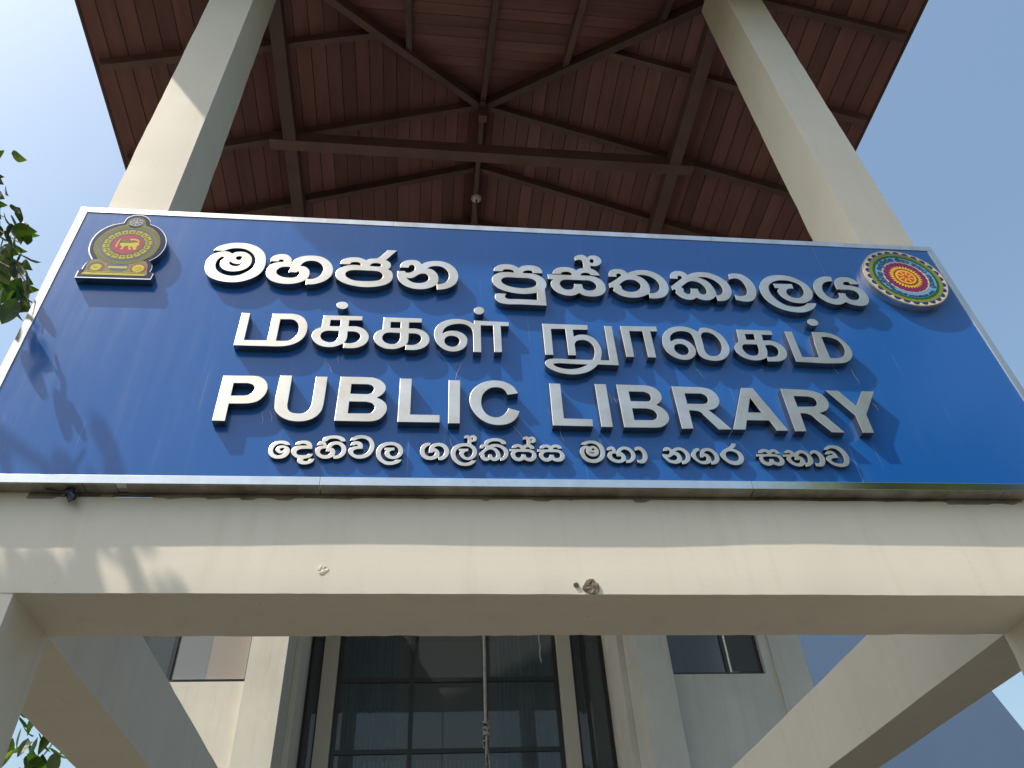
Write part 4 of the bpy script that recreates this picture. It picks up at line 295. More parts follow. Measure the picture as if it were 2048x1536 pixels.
LEAVES_B = [(-0.876,2.37,3.193,-0.652,-0.474,-0.592,0.172,-0.289),(-0.863,2.47,3.056,0.229,0.226,-0.947,0.162,-0.419),(-0.769,2.523,3.116,0.224,-0.885,0.409,0.16,-0.238),(-0.949,2.473,3.106,0.366,-0.098,-0.925,0.166,0.505),(-0.824,2.445,3.119,0.952,-0.231,-0.199,0.141,0.559),(-0.77,2.301,3.14,0.508,-0.519,-0.687,0.148,0.102),(-0.848,2.682,3.148,0.949,-0.255,0.183,0.138,0.433),(-0.671,2.569,3.113,0.176,-0.073,-0.982,0.172,0.088),(-1.147,2.854,3.547,0.803,-0.019,-0.595,0.138,-0.247),(-0.527,2.044,2.975,-0.537,-0.127,-0.834,0.166,-0.203),(-0.665,2.505,3.067,0.991,-0.004,0.137,0.132,-0.363),(-0.717,2.156,3.102,0.58,0.78,-0.236,0.146,0.55),(-0.714,2.46,3.282,-0.537,-0.059,-0.842,0.161,0.529),(-0.954,2.72,3.347,-0.943,0.106,-0.314,0.179,0.025),(-0.862,2.415,3.413,0.091,-0.038,-0.995,0.133,0.153),(-0.776,2.353,3.136,-0.27,-0.13,-0.954,0.131,-0.527),(-0.631,2.251,3.003,-0.625,0.158,-0.765,0.146,-0.157),(-0.791,2.377,3.286,0.758,0.014,-0.652,0.158,0.282),(-1.092,2.804,3.462,0.181,0.204,-0.962,0.135,-0.214),(-0.837,2.438,3.106,0.601,0.159,-0.783,0.147,0.18),(-0.612,2.225,3.179,0.889,0.41,-0.206,0.172,-0.38),(-0.949,2.642,3.176,0.79,0.083,-0.607,0.136,-0.25),(-0.715,2.346,3.286,-0.228,0.138,-0.964,0.138,-0.594),(-0.847,2.987,3.243,0.718,-0.696,-0.007,0.176,-0.333),(-0.793,2.663,3.167,-0.387,-0.052,-0.921,0.133,0.106),(-0.682,2.045,2.999,0.467,0.42,-0.778,0.176,0.476),(-0.507,2.013,3.067,0.239,-0.311,-0.92,0.156,-0.103),(-0.623,2.341,3.155,0.903,-0.011,0.429,0.154,0.339),(-0.958,2.535,3.381,0.753,-0.482,-0.447,0.17,0.388),(-1.169,2.863,3.315,-0.917,0.25,-0.312,0.143,0.033),(-1.003,2.776,3.349,0.782,0.003,-0.623,0.133,0.57),(-0.783,2.502,3.412,0.925,-0.307,-0.224,0.148,0.176),(-0.706,2.191,3.203,0.042,0.144,-0.989,0.149,-0.504),(-1.026,2.604,3.335,-0.127,0.08,-0.989,0.17,0.148),(-0.89,2.496,3.298,0.021,-0.5,-0.865,0.142,0.043),(-0.808,2.425,3.392,-0.501,-0.864,-0.044,0.177,-0.151),(-0.584,2.262,3.066,-0.414,0.19,-0.891,0.174,0.351),(-0.791,2.564,3.178,-0.816,0.563,-0.13,0.13,-0.428),(-0.641,2.092,3.286,0.876,0.351,-0.33,0.172,-0.454),(-0.849,2.836,3.283,0.348,0.55,-0.759,0.17,-0.556),(-0.848,2.715,3.311,0.879,0.37,-0.302,0.146,0.077),(-0.637,2.18,3.242,0.514,0.001,0.858,0.168,-0.128),(-2.099,2.676,2.76,-0.031,0.013,-0.999,0.145,0.396),(-2.409,3.029,3.41,0.16,-0.354,-0.921,0.149,0.229),(-1.528,3.3,3.028,-0.805,0.224,-0.55,0.132,0.137),(-2.178,2.479,3.306,0.626,0.337,-0.704,0.162,-0.139),(-1.37,2.902,2.627,0.207,0.024,-0.978,0.13,-0.223),(-2.167,3.129,2.43,0.296,0.6,-0.744,0.156,-0.051),(-1.398,3.186,3.091,-0.897,0.012,-0.442,0.164,0.736),(-1.949,2.476,2.576,-0.26,-0.206,-0.943,0.178,0.566),(-2.287,2.428,2.614,0.622,0.767,-0.159,0.135,0.584),(-2.18,2.708,3.366,-0.84,0.111,-0.531,0.17,-0.333),(-2.115,2.896,3.281,0.594,-0.055,-0.803,0.133,0.136),(-1.217,2.669,3.071,0.688,0.337,-0.643,0.16,-0.62),(-1.514,2.555,3.281,-0.382,-0.733,-0.564,0.178,0.277),(-1.846,2.336,2.99,0.891,-0.438,-0.124,0.161,0.106),(-2.377,2.975,3.209,0.534,0.665,-0.522,0.176,-0.574),(-2.153,3.065,3.156,-0.076,-0.713,-0.697,0.147,-0.3),(-1.518,2.852,3.383,-0.111,0.198,-0.974,0.123,0.008),(-2.279,3.123,2.767,0.908,-0.318,-0.274,0.152,0.435),(-1.482,3.073,2.496,0.475,0.482,-0.737,0.165,0.147),(-2.43,2.678,2.51,-0.68,-0.542,-0.494,0.132,-0.4),(-1.821,2.9,3.214,0.791,-0.146,-0.594,0.149,0.162),(-1.657,2.79,3.038,0.886,-0.28,-0.37,0.152,-0.741),(-1.899,2.975,2.911,-0.848,-0.425,-0.318,0.168,0.197),(-2.165,3.245,3.311,-0.053,0.986,-0.156,0.156,0.683),(-1.576,3.088,2.75,0.463,-0.849,-0.256,0.165,-0.024),(-2.35,2.393,2.995,-0.293,-0.262,-0.92,0.145,0.239),(-2.193,2.757,3.411,-0.587,0.44,-0.68,0.142,-0.206),(-1.856,2.916,2.558,-0.517,0.349,-0.782,0.167,-0.57),(-1.96,2.434,2.535,0.566,0.457,-0.686,0.127,-0.531),(-1.978,2.689,3.326,0.419,0.583,-0.696,0.144,-0.757),(-1.938,2.398,3.196,-0.028,0.866,-0.5,0.137,0.461),(-1.952,3.32,2.681,0.816,-0.145,-0.56,0.169,0.207),(-2.133,2.312,3.292,0.864,-0.196,-0.463,0.125,-0.527),(-2.065,2.601,3.288,0.236,0.271,-0.933,0.164,0.374),(-2.106,2.698,2.567,0.31,-0.692,-0.652,0.163,0.169),(-1.584,2.664,2.979,0.797,0.558,-0.232,0.121,-0.053),(-2.294,3.212,3.228,0.567,-0.436,-0.699,0.164,-0.266),(-2.095,2.286,2.839,0.651,0.169,-0.74,0.154,-0.624),(-2.021,3.137,3.167,0.372,-0.747,-0.551,0.125,0.521),(-1.952,2.467,3.527,0.419,-0.515,-0.748,0.166,0.595),(-2.131,2.924,2.913,0.643,0.333,-0.69,0.132,0.063),(-1.954,3.074,2.324,-0.662,-0.628,-0.41,0.124,0.084),(-1.547,2.707,3.237,-0.119,-0.233,-0.965,0.14,-0.111),(-1.846,2.702,3.717,0.777,0.415,-0.473,0.149,0.438),(-1.871,2.967,2.265,0.152,-0.484,-0.862,0.165,0.395),(-2.219,2.324,2.679,0.561,-0.367,-0.742,0.129,0.42),(-2.182,2.756,3.042,-0.616,-0.349,-0.707,0.148,0.619),(-1.439,2.557,2.588,-0.323,-0.088,-0.942,0.128,0.049),(-2.344,3.124,2.945,0.912,-0.152,-0.382,0.131,-0.779),(-2.001,2.606,2.282,0.207,-0.419,-0.884,0.139,-0.404),(-1.447,2.702,2.617,0.632,0.051,-0.773,0.175,0.494),(-1.466,2.811,3.53,-0.492,-0.498,-0.714,0.13,-0.773),(-1.949,2.999,3.686,0.378,-0.561,-0.736,0.13,-0.507),(-2.038,2.622,2.928,0.492,0.089,-0.866,0.178,-0.552),(-2.178,2.826,2.859,0.69,-0.71,-0.141,0.122,0.119),(-1.825,2.785,2.648,-0.125,-0.267,-0.956,0.126,0.27),(-2.093,2.818,3.633,0.919,-0.245,-0.309,0.131,-0.187),(-1.408,2.579,2.633,0.722,0.544,-0.428,0.139,-0.172),(-2.227,2.358,2.6,0.579,-0.156,-0.8,0.125,0.042),(-1.535,3.206,3.21,0.667,-0.075,-0.741,0.137,0.738),(-2.546,2.521,2.973,0.13,0.833,-0.538,0.177,-0.569),(-1.638,2.976,2.428,0.337,0.823,-0.456,0.131,-0.497),(-1.209,2.842,2.812,0.849,0.31,-0.429,0.128,-0.568),(-2.118,3.341,2.976,0.145,-0.233,-0.962,0.121,-0.247),(-1.528,3.138,3.11,-0.486,0.05,-0.872,0.17,-0.479),(-1.622,2.83,3.426,0.6,0.621,-0.504,0.146,-0.566),(-1.749,2.588,3.01,-0.208,0.249,-0.946,0.179,0.698),(-1.899,3.079,2.746,0.67,-0.285,-0.685,0.178,-0.075),(-1.933,2.838,3.6,0.652,-0.1,-0.752,0.124,-0.119),(-2.1,2.458,3.078,0.462,0.316,-0.829,0.172,0.338),(-2.108,2.561,3.009,-0.276,0.195,-0.941,0.155,-0.566),(-2.32,2.645,3.183,-0.858,0.052,-0.51,0.139,-0.347),(-1.848,3.085,3.525,0.497,-0.605,-0.622,0.127,0.608),(-2.083,2.77,3.624,0.768,-0.25,-0.59,0.169,0.158),(-2.239,2.667,3.019,-0.587,0.209,-0.782,0.126,0.767),(-1.613,2.3,2.907,-0.218,-0.029,-0.976,0.124,-0.785),(-1.93,2.707,3.631,0.354,-0.416,-0.838,0.173,-0.477),(-2.062,2.306,3.226,0.424,0.834,-0.354,0.151,0.118),(-2.522,2.479,2.95,0.538,-0.494,-0.683,0.16,0.045),(-2.451,2.838,3.192,0.944,-0.322,-0.07,0.175,0.572),(-2.001,2.575,2.51,0.737,-0.552,-0.39,0.127,0.662),(-2.054,2.454,2.498,-0.839,0.384,-0.386,0.143,0.562),(-2.066,2.413,2.601,0.095,0.711,-0.697,0.133,-0.093),(-1.803,2.495,3.319,0.956,0.182,-0.231,0.157,-0.519),(-1.523,2.673,3.063,-0.512,-0.497,-0.701,0.167,0.575),(-1.915,2.895,2.63,0.224,0.5,-0.837,0.133,0.508),(-1.925,2.414,3.347,-0.335,0.606,-0.722,0.152,0.561),(-1.933,2.847,3.581,0.035,-0.811,-0.584,0.155,0.518),(-1.821,2.563,3.627,0.818,-0.572,0.056,0.165,-0.334),(-2.124,2.775,3.107,0.628,-0.601,-0.494,0.154,-0.183)]

# ------------------------------------------------------------------ ground
b = bmesh.new()
v = [b.verts.new(p) for p in ((-600, -600, 0), (600, -600, 0), (600, 600, 0), (-600, 600, 0))]; b.faces.new(v)
link('ground', b, M['soil'], kind='structure')
b = box(-9, 13, -16, 9.2, -.2, .03); link('forecourt', b, M['paving'], kind='structure')
# ------------------------------------------------------------------ portico
ZS = 2.9775
portico = empty('entrance_portico', (2, 0, 0), label='cream plastered two storey portico of square columns and beams carrying the blue sign', cat='portico')
def P(o): return o
def put(name, bm, m, root, **k):
    """part given in world coordinates under a root Empty"""
    for vv in bm.verts: vv.co -= root.location
    return link(name, bm, m, root, **k)
def plaster_box(x0, x1, y0, y1, z0, z1, seed, amp=.0022, step=.09):
    """box with slightly wavy hand-plastered faces and rounded, nicked arrises"""
    nx = max(2, int((x1 - x0) / step)); ny = max(2, int((y1 - y0) / step)); nz = max(2, int((z1 - z0) / step))
    b = bmesh.new(); cache = {}
    def vert(i, j, k):
        key = (i, j, k)
        if key not in cache:
            x = x0 + (x1 - x0) * i / nx; y = y0 + (y1 - y0) * j / ny; z = z0 + (z1 - z0) * k / nz
            q = Vector((x * 1.7 + seed, y * 1.7, z * 1.7)); w = noise.noise_vector(q) * amp + noise.noise_vector(q * 5) * amp * .25
            ed = (i in (0, nx)) + (j in (0, ny)) + (k in (0, nz))
            if ed >= 2:
                s = .002 + .004 * max(0, noise.noise(Vector((x * 31, y * 31, z * 31))))
                w += Vector(((s if i == 0 else -s if i == nx else 0), (s if j == 0 else -s if j == ny else 0), (s if k == 0 else -s if k == nz else 0)))
            cache[key] = b.verts.new((x + w.x, y + w.y, z + w.z))
        return cache[key]
    for (A, B, f) in ((nx, ny, lambda a, c, e: (a, c, e * nz)), (nx, nz, lambda a, c, e: (a, e * ny, c)), (ny, nz, lambda a, c, e: (e * nx, a, c))):
        for e in (0, 1):
            for a in range(A):
                for c in range(B):
                    b.faces.new([vert(*f(a, c, e)), vert(*f(a + 1, c, e)), vert(*f(a + 1, c + 1, e)), vert(*f(a, c + 1, e))])
    lim = lambda v: sum((i in (0, n)) for i, n in zip(idx[v], (nx, ny, nz)))
    idx = {v: k for k, v in cache.items()}
    for f in b.faces: f.smooth = True
    for e in b.edges:
        i, j = idx[e.verts[0]], idx[e.verts[1]]
        e.smooth = not (sum(i[a] == j[a] and i[a] in (0, (nx, ny, nz)[a]) for a in range(3)) >= 2)
    return b
put('column', plaster_box(-.318, 0, .002, .373, 0, 9.39, 1), M['plaster'], portico)
put('column', plaster_box(4, 4.347, .002, .373, 0, 9.39, 1), M['plaster'], portico)
fb = plaster_box(-.32, 4.35, 0, .371, ZS, 3.41, 1, step=.05)
for vv in fb.verts:
    if vv.co.z > 3.3: vv.co.z += (vv.co.x - 2) * .0125
front_beam = put('front_beam', fb, M['plaster'], portico)
put('side_beam', plaster_box(-.385, -.003, .376, 7.19, ZS + .002, ZS + .4626, 11, step=.15), M['plaster'], portico)
put('side_beam', plaster_box(4.003, 4.356, .376, 7.19, ZS + .002, ZS + .4626, 13, step=.15), M['plaster'], portico)
def chip(cx, cz, r, seed, name, m, flatten=1.):
    random.seed(seed); b = bmesh.new(); n = 15; ring = []; ring2 = []
    for i in range(n):
        a = 2 * math.pi * i / n; q = r * random.uniform(.75, 1.1)
        ring.append(b.verts.new((cx + q * math.cos(a), -.003, cz + q * .85 * math.sin(a)))); ring2.append(b.verts.new((cx + q * .55 * math.cos(a + .2), -.0035 + random.uniform(-.0015, .0025), cz + q * .4 * math.sin(a + .2))))
    c = b.verts.new((cx, -.0025, cz))
    for i in range(n):
        b.faces.new((ring[i], ring[(i + 1) % n], ring2[(i + 1) % n], ring2[i])); b.faces.new((ring2[i], ring2[(i + 1) % n], c))
    back = [b.verts.new((p.co.x, .01, p.co.z)) for p in ring]
    for i in range(n): b.faces.new((ring[(i + 1) % n], ring[i], back[i], back[(i + 1) % n]))
    return put(name, b, m, front_beam_root, label=None)
front_beam_root = portico
chip(2.078, ZS + .034, .036, 4, 'broken_plaster_patch', M['rough_concrete'])
chip(2.02, ZS + .04, .012, 9, 'broken_plaster_patch', M['rough_concrete'])
chip(1.058, 3.075, .022, 5, 'chipped_paint_patch', M['white'])
# ------------------------------------------------------------------ sign
SX, SZ, SW, SH, ROLL = -.3811, 3.3993, 4.7793, 1.7383, .0111
YP, YF = -.0590, -.0630
sign = empty('library_sign_board', (SX, YP, SZ), label='long blue library sign board with raised steel letters in three languages and two round crests', cat='sign')
sign.rotation_euler.y = -ROLL
fw = .039
link('panel', box(fw - .002, SW - fw + .002, 0, .055, fw - .002, SH - fw + .002), M['panel'], sign)
def strip(name, x0, x1, z0, z1, cuts, m, horizontal, bm_mitre=None):
    for a, c in zip(cuts, cuts[1:]):
        g = .0008
        if horizontal: bb = box(a + g, c - g, YF - YP, .056, z0, z1, .0012)
        else: bb = box(x0, x1, YF - YP, .056, a + g, c - g, .0012)
        link(name, bb, m, sign)
strip('frame_strip', 0, SW, SH - fw, SH, (0, 1.62, 3.42, SW), M['steel'], True)
strip('frame_strip', 0, SW, 0, fw, (0, 1.395, 3.2, SW), M['mirror'], True)
strip('frame_strip', 0, fw, 0, SH, (fw, SH - fw), M['mirror'], False)
strip('frame_strip', SW - fw, SW, 0, SH, (fw, SH - fw), M['steel'], False)
# underside plates, rivets
for a, c in ((.004, .5), (.503, .62), (.66, 1.39), (1.40, 3.2), (3.205, 4.36), (4.364, SW - .004)):
    link('underside_plate', box(a, c, .0, .058, -.0035, -.0005, .0006), M['grime'], sign)
random.seed(2)
for x in (.16, .34, 1.37, 1.43, 2.3, 3.25, 4.05, 4.42, 4.52):
    bb = bmesh.new(); bmesh.ops.create_uvsphere(bb, u_segments=10, v_segments=6, radius=.0055)
    for vv in bb.verts: vv.co.z *= .5
    link('rivet', bb, M['grime'], sign, loc=(x, .03, -.004))
for a, c, zb in ((.46, .75, -.008), (3.44, 4.12, -.0095), (1.32, 1.45, -.010)):
    link('back_rail', box(a, c, .0625, .08, zb, .028), M['grime'], sign)
# back rail segments closing most of the gap above the beam
for a, c in ((-.0, .47), (.545, .6), (.74, 1.33), (1.44, 3.45), (4.1, SW)):
    link('back_rail', box(a + .01, c, .062, .085, -.03, .03), M['grime'], sign)
for row, lab, cs in LETTERS:
    d = .019 if row == 4 else .039
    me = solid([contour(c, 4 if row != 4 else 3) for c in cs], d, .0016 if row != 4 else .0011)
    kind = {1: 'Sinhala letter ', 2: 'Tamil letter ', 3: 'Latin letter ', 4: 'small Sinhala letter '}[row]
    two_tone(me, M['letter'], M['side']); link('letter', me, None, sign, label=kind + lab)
random.seed(12)
smear = mat('dried_adhesive', (.34, .38, .45), .5)
for k in range(26):
    row = random.choice([l for l in LETTERS if l[0] in (2, 3)]); pts = contour(row[2][0], 1); q = random.choice(pts); L_ = random.uniform(.03, .11); an = random.gauss(-1.35, .25); x_, z_ = q[0] + random.uniform(-.02, .02), q[1] - random.uniform(.0, .05)
    if not (.06 < z_ - L_ and z_ < SH - .06): continue
    b = bmesh.new(); n_ = 5; prev = None
    for i in range(n_ + 1):
        px_, pz_ = x_ + math.cos(an) * L_ * i / n_ + .0025 * math.sin(i * 1.7 + k), z_ + math.sin(an) * L_ * i / n_; w_ = .0012 * (1.2 - abs(i / n_ - .4))
        cur = [b.verts.new((px_ - w_, y_, pz_)) for y_ in (-.0006, .001)] + [b.verts.new((px_ + w_, y_, pz_)) for y_ in (.001, -.0006)]
        if prev:
            for j in range(4): b.faces.new((prev[j], cur[j], cur[(j + 1) % 4], prev[(j + 1) % 4]))
        else: b.faces.new(cur)
        prev = cur
    b.faces.new(prev[::-1]); link('adhesive_smear', b, smear, sign)
# ---- left crest
OL = -.0405
crest = empty('national_crest', (0, 0, 0)); crest.parent = sign
cme = solid([contour(EMBLEM['case'])], .041, .0012); two_tone(cme, M['mirror'], M['side']); link('case', cme, None, crest)
tan = mat('printed_tan', (.33, .28, .15), .22, spec=.2, var=(.20, .20, .08), vscale=60); gold = flat('printed_gold', (.50, .42, .05)); olive = mat('printed_olive', (.23, .22, .065), .22, spec=.2, var=(.13, .14, .04), vscale=90)
bluegrey = flat('printed_blue_grey', (.12, .13, .24)); maroon = flat('printed_maroon', (.42, .055, .10)); yell = flat('printed_yellow', (.55, .50, .07)); purple = flat('printed_purple', (.25, .09, .16)); pale = flat('printed_pale', (.45, .45, .42))
layer = [0]
def art(name, cs, m, parent, step=None):
    layer[0] += 1; z = .041 + .0005 * (layer[0] if step is None else step)
    me = solid(cs, .0006); o = link(name, me, m, parent); o.location.y = -z
    return o
fc = contour(EMBLEM['face'])
cxm = sum(p[0] for p in fc) / len(fc); czm = sum(p[1] for p in fc) / len(fc)
cc = contour(EMBLEM['case']); art('print_border', [[(cxm + (p[0] - cxm) * .972 + .001, czm + (p[1] - czm) * .972) for p in cc]], M['navy'], crest, 1)
art('print_face', [[(cxm + (p[0] - cxm) * .93, czm + (p[1] - czm) * .93) for p in fc]], tan, crest, 2)
cx, cz, r = DISCS['main']
ox, oz, orr = DISCS['outer']
art('print_ring', [circle(cx, cz, r * 1.20), circle(cx, cz, r * 1.04)], olive, crest, 3)
art('print_ring', [circle(cx, cz, r), circle(cx, cz, r * .925)], bluegrey, crest, 3)
art('print_disc', [circle(cx, cz, r * .90)], olive, crest, 3)
pet = []
for i in range(18):
    a = 2 * math.pi * (i + .5) / 18; w = .13
    def pt(q, da): return (cx + r * q * math.cos(a + da), cz + r * q * math.sin(a + da))
    pet.append([pt(.66, -w), pt(.88, -w), pt(.88, w), pt(.66, w)]); pet.append([pt(.70, -w * .55), pt(.80, -w * .5), pt(.80, w * .5), pt(.70, w * .55)])
art('print_petals', pet, gold, crest, 4)
art('print_ring', [circle(cx, cz, r * .62), circle(cx, cz, r * .575)], bluegrey, crest, 4)
art('print_disc', [circle(cx, cz, r * .57)], maroon, crest, 4)
art('lion', [contour(EMBLEM['lion'])], yell, crest, 5); art('lion_mane', [contour(EMBLEM['mane'])], olive, crest, 6)
art('lion_tail', [contour(EMBLEM['tail'])], yell, crest, 6); art('sword', [contour(EMBLEM['sword'])], yell, crest, 5)
cx, cz, r = DISCS['top']
art('print_ring', [circle(cx, cz, r, 32), circle(cx, cz, r * .86, 32)], olive, crest, 3); art('print_disc', [circle(cx, cz, r * .78, 32)], bluegrey, crest, 3)
sp = [circle(cx, cz, r * .74, 32), circle(cx, cz, r * .64, 32)]
for i in range(8):
    a = 2 * math.pi * i / 8; dx, dz = math.cos(a), math.sin(a); w = r * .055
    sp.append([(cx + dx * r * .26 - dz * w, cz + dz * r * .26 + dx * w), (cx + dx * r * .6 - dz * w * 2, cz + dz * r * .6 + dx * w * 2), (cx + dx * r * .6 + dz * w * 2, cz + dz * r * .6 - dx * w * 2), (cx + dx * r * .26 + dz * w, cz + dz * r * .26 - dx * w)])
sp.append(circle(cx, cz, r * .2, 16)); art('wheel', sp, pale, crest, 4)
for key, ringm in (('moon', purple), ('sun', maroon)):
    cx, cz, r = DISCS[key]
    art('print_ring', [circle(cx, cz, r, 28), circle(cx, cz, r * .82, 28)], ringm, crest, 3)
    if key == 'sun':
        art('print_disc', [[(cx + r * (.86 if i % 2 else .68) * math.cos(math.pi * i / 14), cz + r * (.86 if i % 2 else .68) * math.sin(math.pi * i / 14)) for i in range(28)]], yell, crest, 4)
        art('sun_face', [circle(cx, cz, r * .42, 20), circle(cx - r * .14, cz + r * .08, r * .06, 6), circle(cx + r * .14, cz + r * .08, r * .06, 6)], gold, crest, 5)
    else:
        art('print_disc', [circle(cx, cz, r * .62, 24)], yell, crest, 4)
        art('moon_hare', [contour('0,0! -120,60 -140,160 -60,200 -90,80! 60,140 80,60', off=(cx, cz - .006), sc=1e-4)], gold, crest, 5)
art('vase', [contour(EMBLEM['vase'])], bluegrey, crest, 3); art('vase_band', [contour(EMBLEM['vaseband'])], yell, crest, 4)
art('base_band', [contour(EMBLEM['base'])], yell, crest, 3); art('base_band', [contour(EMBLEM['base2'])], gold, crest, 4)
# ---- right seal
seal = empty('council_seal'); seal.parent = sign
cx, cz, r = DISCS['seal']
cme = solid([circle(cx, cz, r, 72)], .041, .0015); two_tone(cme, M['grime'], M['steel']); link('case', cme, None, seal)
cream = flat('printed_cream', (.52, .47, .33)); navy = flat('printed_deep_blue', (.02, .03, .20)); lime = mat('printed_lime', (.30, .28, .03), .22, spec=.2, var=(.10, .16, .02), vscale=120)
green = flat('printed_green', (.01, .09, .04)); sky_b = flat('printed_light_blue', (.13, .30, .48)); magenta = mat('printed_magenta', (.26, .022, .11), .22, spec=.2, var=(.13, .012, .08), vscale=70)
amber = flat('printed_amber', (.66, .42, .02)); brown = flat('printed_brown', (.25, .05, .015)); red = flat('printed_red', (.50, .06, .03)); ink = flat('printed_ink', (.02, .05, .14))
art('print_disc', [circle(cx, cz, r * .975, 72)], cream, seal, 1)
sc_ = []
for i in range(26):
    a = 2 * math.pi * i / 26
    pts = []
    for j in range(9):
        t = math.pi * j / 8; da = -.095 * math.cos(t); q = .855 + .095 * math.sin(t)
        pts.append((cx + r * q * math.cos(a + da), cz + r * q * math.sin(a + da)))
    sc_.append(pts)
art('print_scallops', sc_, navy, seal, 2)
art('print_ring', [circle(cx, cz, r * .865, 72), circle(cx, cz, r * .76, 72)], lime, seal, 3)
art('print_ring', [[(cx + r * (.77 + (.012 if i % 2 else 0)) * math.cos(math.pi * i / 40), cz + r * (.77 + (.012 if i % 2 else 0)) * math.sin(math.pi * i / 40)) for i in range(80)], circle(cx, cz, r * .715, 64)], green, seal, 4)
art('print_ring', [circle(cx, cz, r * .725, 64), circle(cx, cz, r * .54, 64)], sky_b, seal, 3)
art('print_ring', [circle(cx, cz, r * .545, 64), circle(cx, cz, r * .53, 64)], cream, seal, 4)
art('print_disc', [[(cx + r * (.525 if i % 2 else .50) * math.cos(math.pi * i / 24), cz + r * (.525 if i % 2 else .50) * math.sin(math.pi * i / 24)) for i in range(48)]], magenta, seal, 4)
pt_ = []
for i in range(32):
    a = 2 * math.pi * i / 32
    pt_.append([(cx + r * q * math.cos(a + d), cz + r * q * math.sin(a + d)) for q, d in ((.26, -.055), (.34, -.085), (.40, 0), (.34, .085), (.26, .055))])
art('print_petals', pt_, amber, seal, 5)
art('print_disc', [circle(cx, cz, r * .29, 40)], brown, seal, 6); art('print_disc', [circle(cx, cz, r * .245, 40)], amber, seal, 7); art('print_disc', [circle(cx, cz, r * .195, 40)], red, seal, 8)
sp = []
for i in range(8):
    a = 2 * math.pi * (i + .5) / 8; dx, dz = math.cos(a), math.sin(a); w = r * .018
    sp.append([(cx + dx * r * .06 - dz * w, cz + dz * r * .06 + dx * w), (cx + dx * r * .18 - dz * w, cz + dz * r * .18 + dx * w), (cx + dx * r * .18 + dz * w, cz + dz * r * .18 - dx * w), (cx + dx * r * .06 + dz * w, cz + dz * r * .06 - dx * w)])
art('wheel', sp, amber, seal, 9)
# ring of Sinhala lettering round the top of the seal, the same words as the lowest line of the sign
small = [(lab, [contour(c, 2) for c in cs]) for row, lab, cs in LETTERS if row == 4]
gaps = {5: .8, 10: .8, 13: .8, 16: .8}
xs = 0.; items = []
for i, (lab, cs) in enumerate(small):
    x0 = min(p[0] for c in cs for p in c); x1 = max(p[0] for c in cs for p in c)
    if i in gaps: xs += .05
    items.append((xs + (x1 - x0) / 2, (x0 + x1) / 2, cs)); xs += x1 - x0 + .004
zmid = sum(p[1] for _, _, cs in items for c in cs for p in c) / sum(len(c) for _, _, cs in items for c in cs)
ring = []; rad = r * .625; tot = xs; span = R(255)
for xm, xc, cs in items:
    a = R(90) + span / 2 - span * xm / tot + R(4); k = span * rad / tot
    for c in cs:
        q = []
        for p in c:
            u, w = (p[0] - xc) * k, (p[1] - zmid) * k * 1.05
            q.append((cx + math.cos(a) * (rad + w) + math.sin(a) * u, cz + math.sin(a) * (rad + w) - math.cos(a) * u))
        ring.append(q)
art('seal_lettering', ring, ink, seal, 5)
def word_on_ring(txt, rad, size, span, m, step):
    mid = len(txt) / 2 - .5
    for i, ch in enumerate(txt):
        if ch == ' ': continue
        cu = bpy.data.curves.new('t', 'FONT'); cu.body = ch; cu.size = size; cu.align_x = 'CENTER'; cu.resolution_u = 1; cu.offset = size * .02; cu.extrude = .0003
        o = bpy.data.objects.new('t', cu); me = bpy.data.meshes.new_from_object(o); bpy.data.objects.remove(o); bpy.data.curves.remove(cu)
        a = R(-90) + span * (i - mid) / len(txt)
        for v_ in me.vertices:
            u, w = v_.co.x, v_.co.y; rr = rad - w
            v_.co = (cx + math.cos(a) * rr - math.sin(a) * u, -v_.co.z, cz + math.sin(a) * rr + math.cos(a) * u)
        yield me
bmw = bmesh.new()
for txt, rad_, size, spn in (('DEHIWALA MT LAVINIA MUNICIPAL COUNCIL', r * .695, .020, R(98)),):
    for me in word_on_ring(txt, rad_, size, spn, ink, 5):
        bmw.from_mesh(me); bpy.data.meshes.remove(me)
o = link('seal_lettering', bmw, ink, seal); o.location.y = -.0443
# ------------------------------------------------------------------ dark scrap hanging under the sign
b = bmesh.new(); bmesh.ops.create_icosphere(b, subdivisions=3, radius=.022)
for vv in b.verts:
    q = vv.co.copy(); w = noise.noise(q * 70) * .5 + 1; vv.co = Vector((q.x * .85 * w + .075 + (.012 if q.z < 0 else 0), q.y * .5 * w - .03, q.z * 1.45 * w + 3.375 + .006 * math.sin(q.x * 300)))
tube([(.07, -.03, 3.398), (.03, -.025, 3.392), (-.02, -.03, 3.396)], .003, 5, b); tube([(.06, -.03, 3.37), (.04, -.03, 3.363)], .007, 5, b, .002)
link('plastic_scrap', b, M['dark'], label='dark torn plastic scrap caught under the left end of the blue sign', cat='scrap')
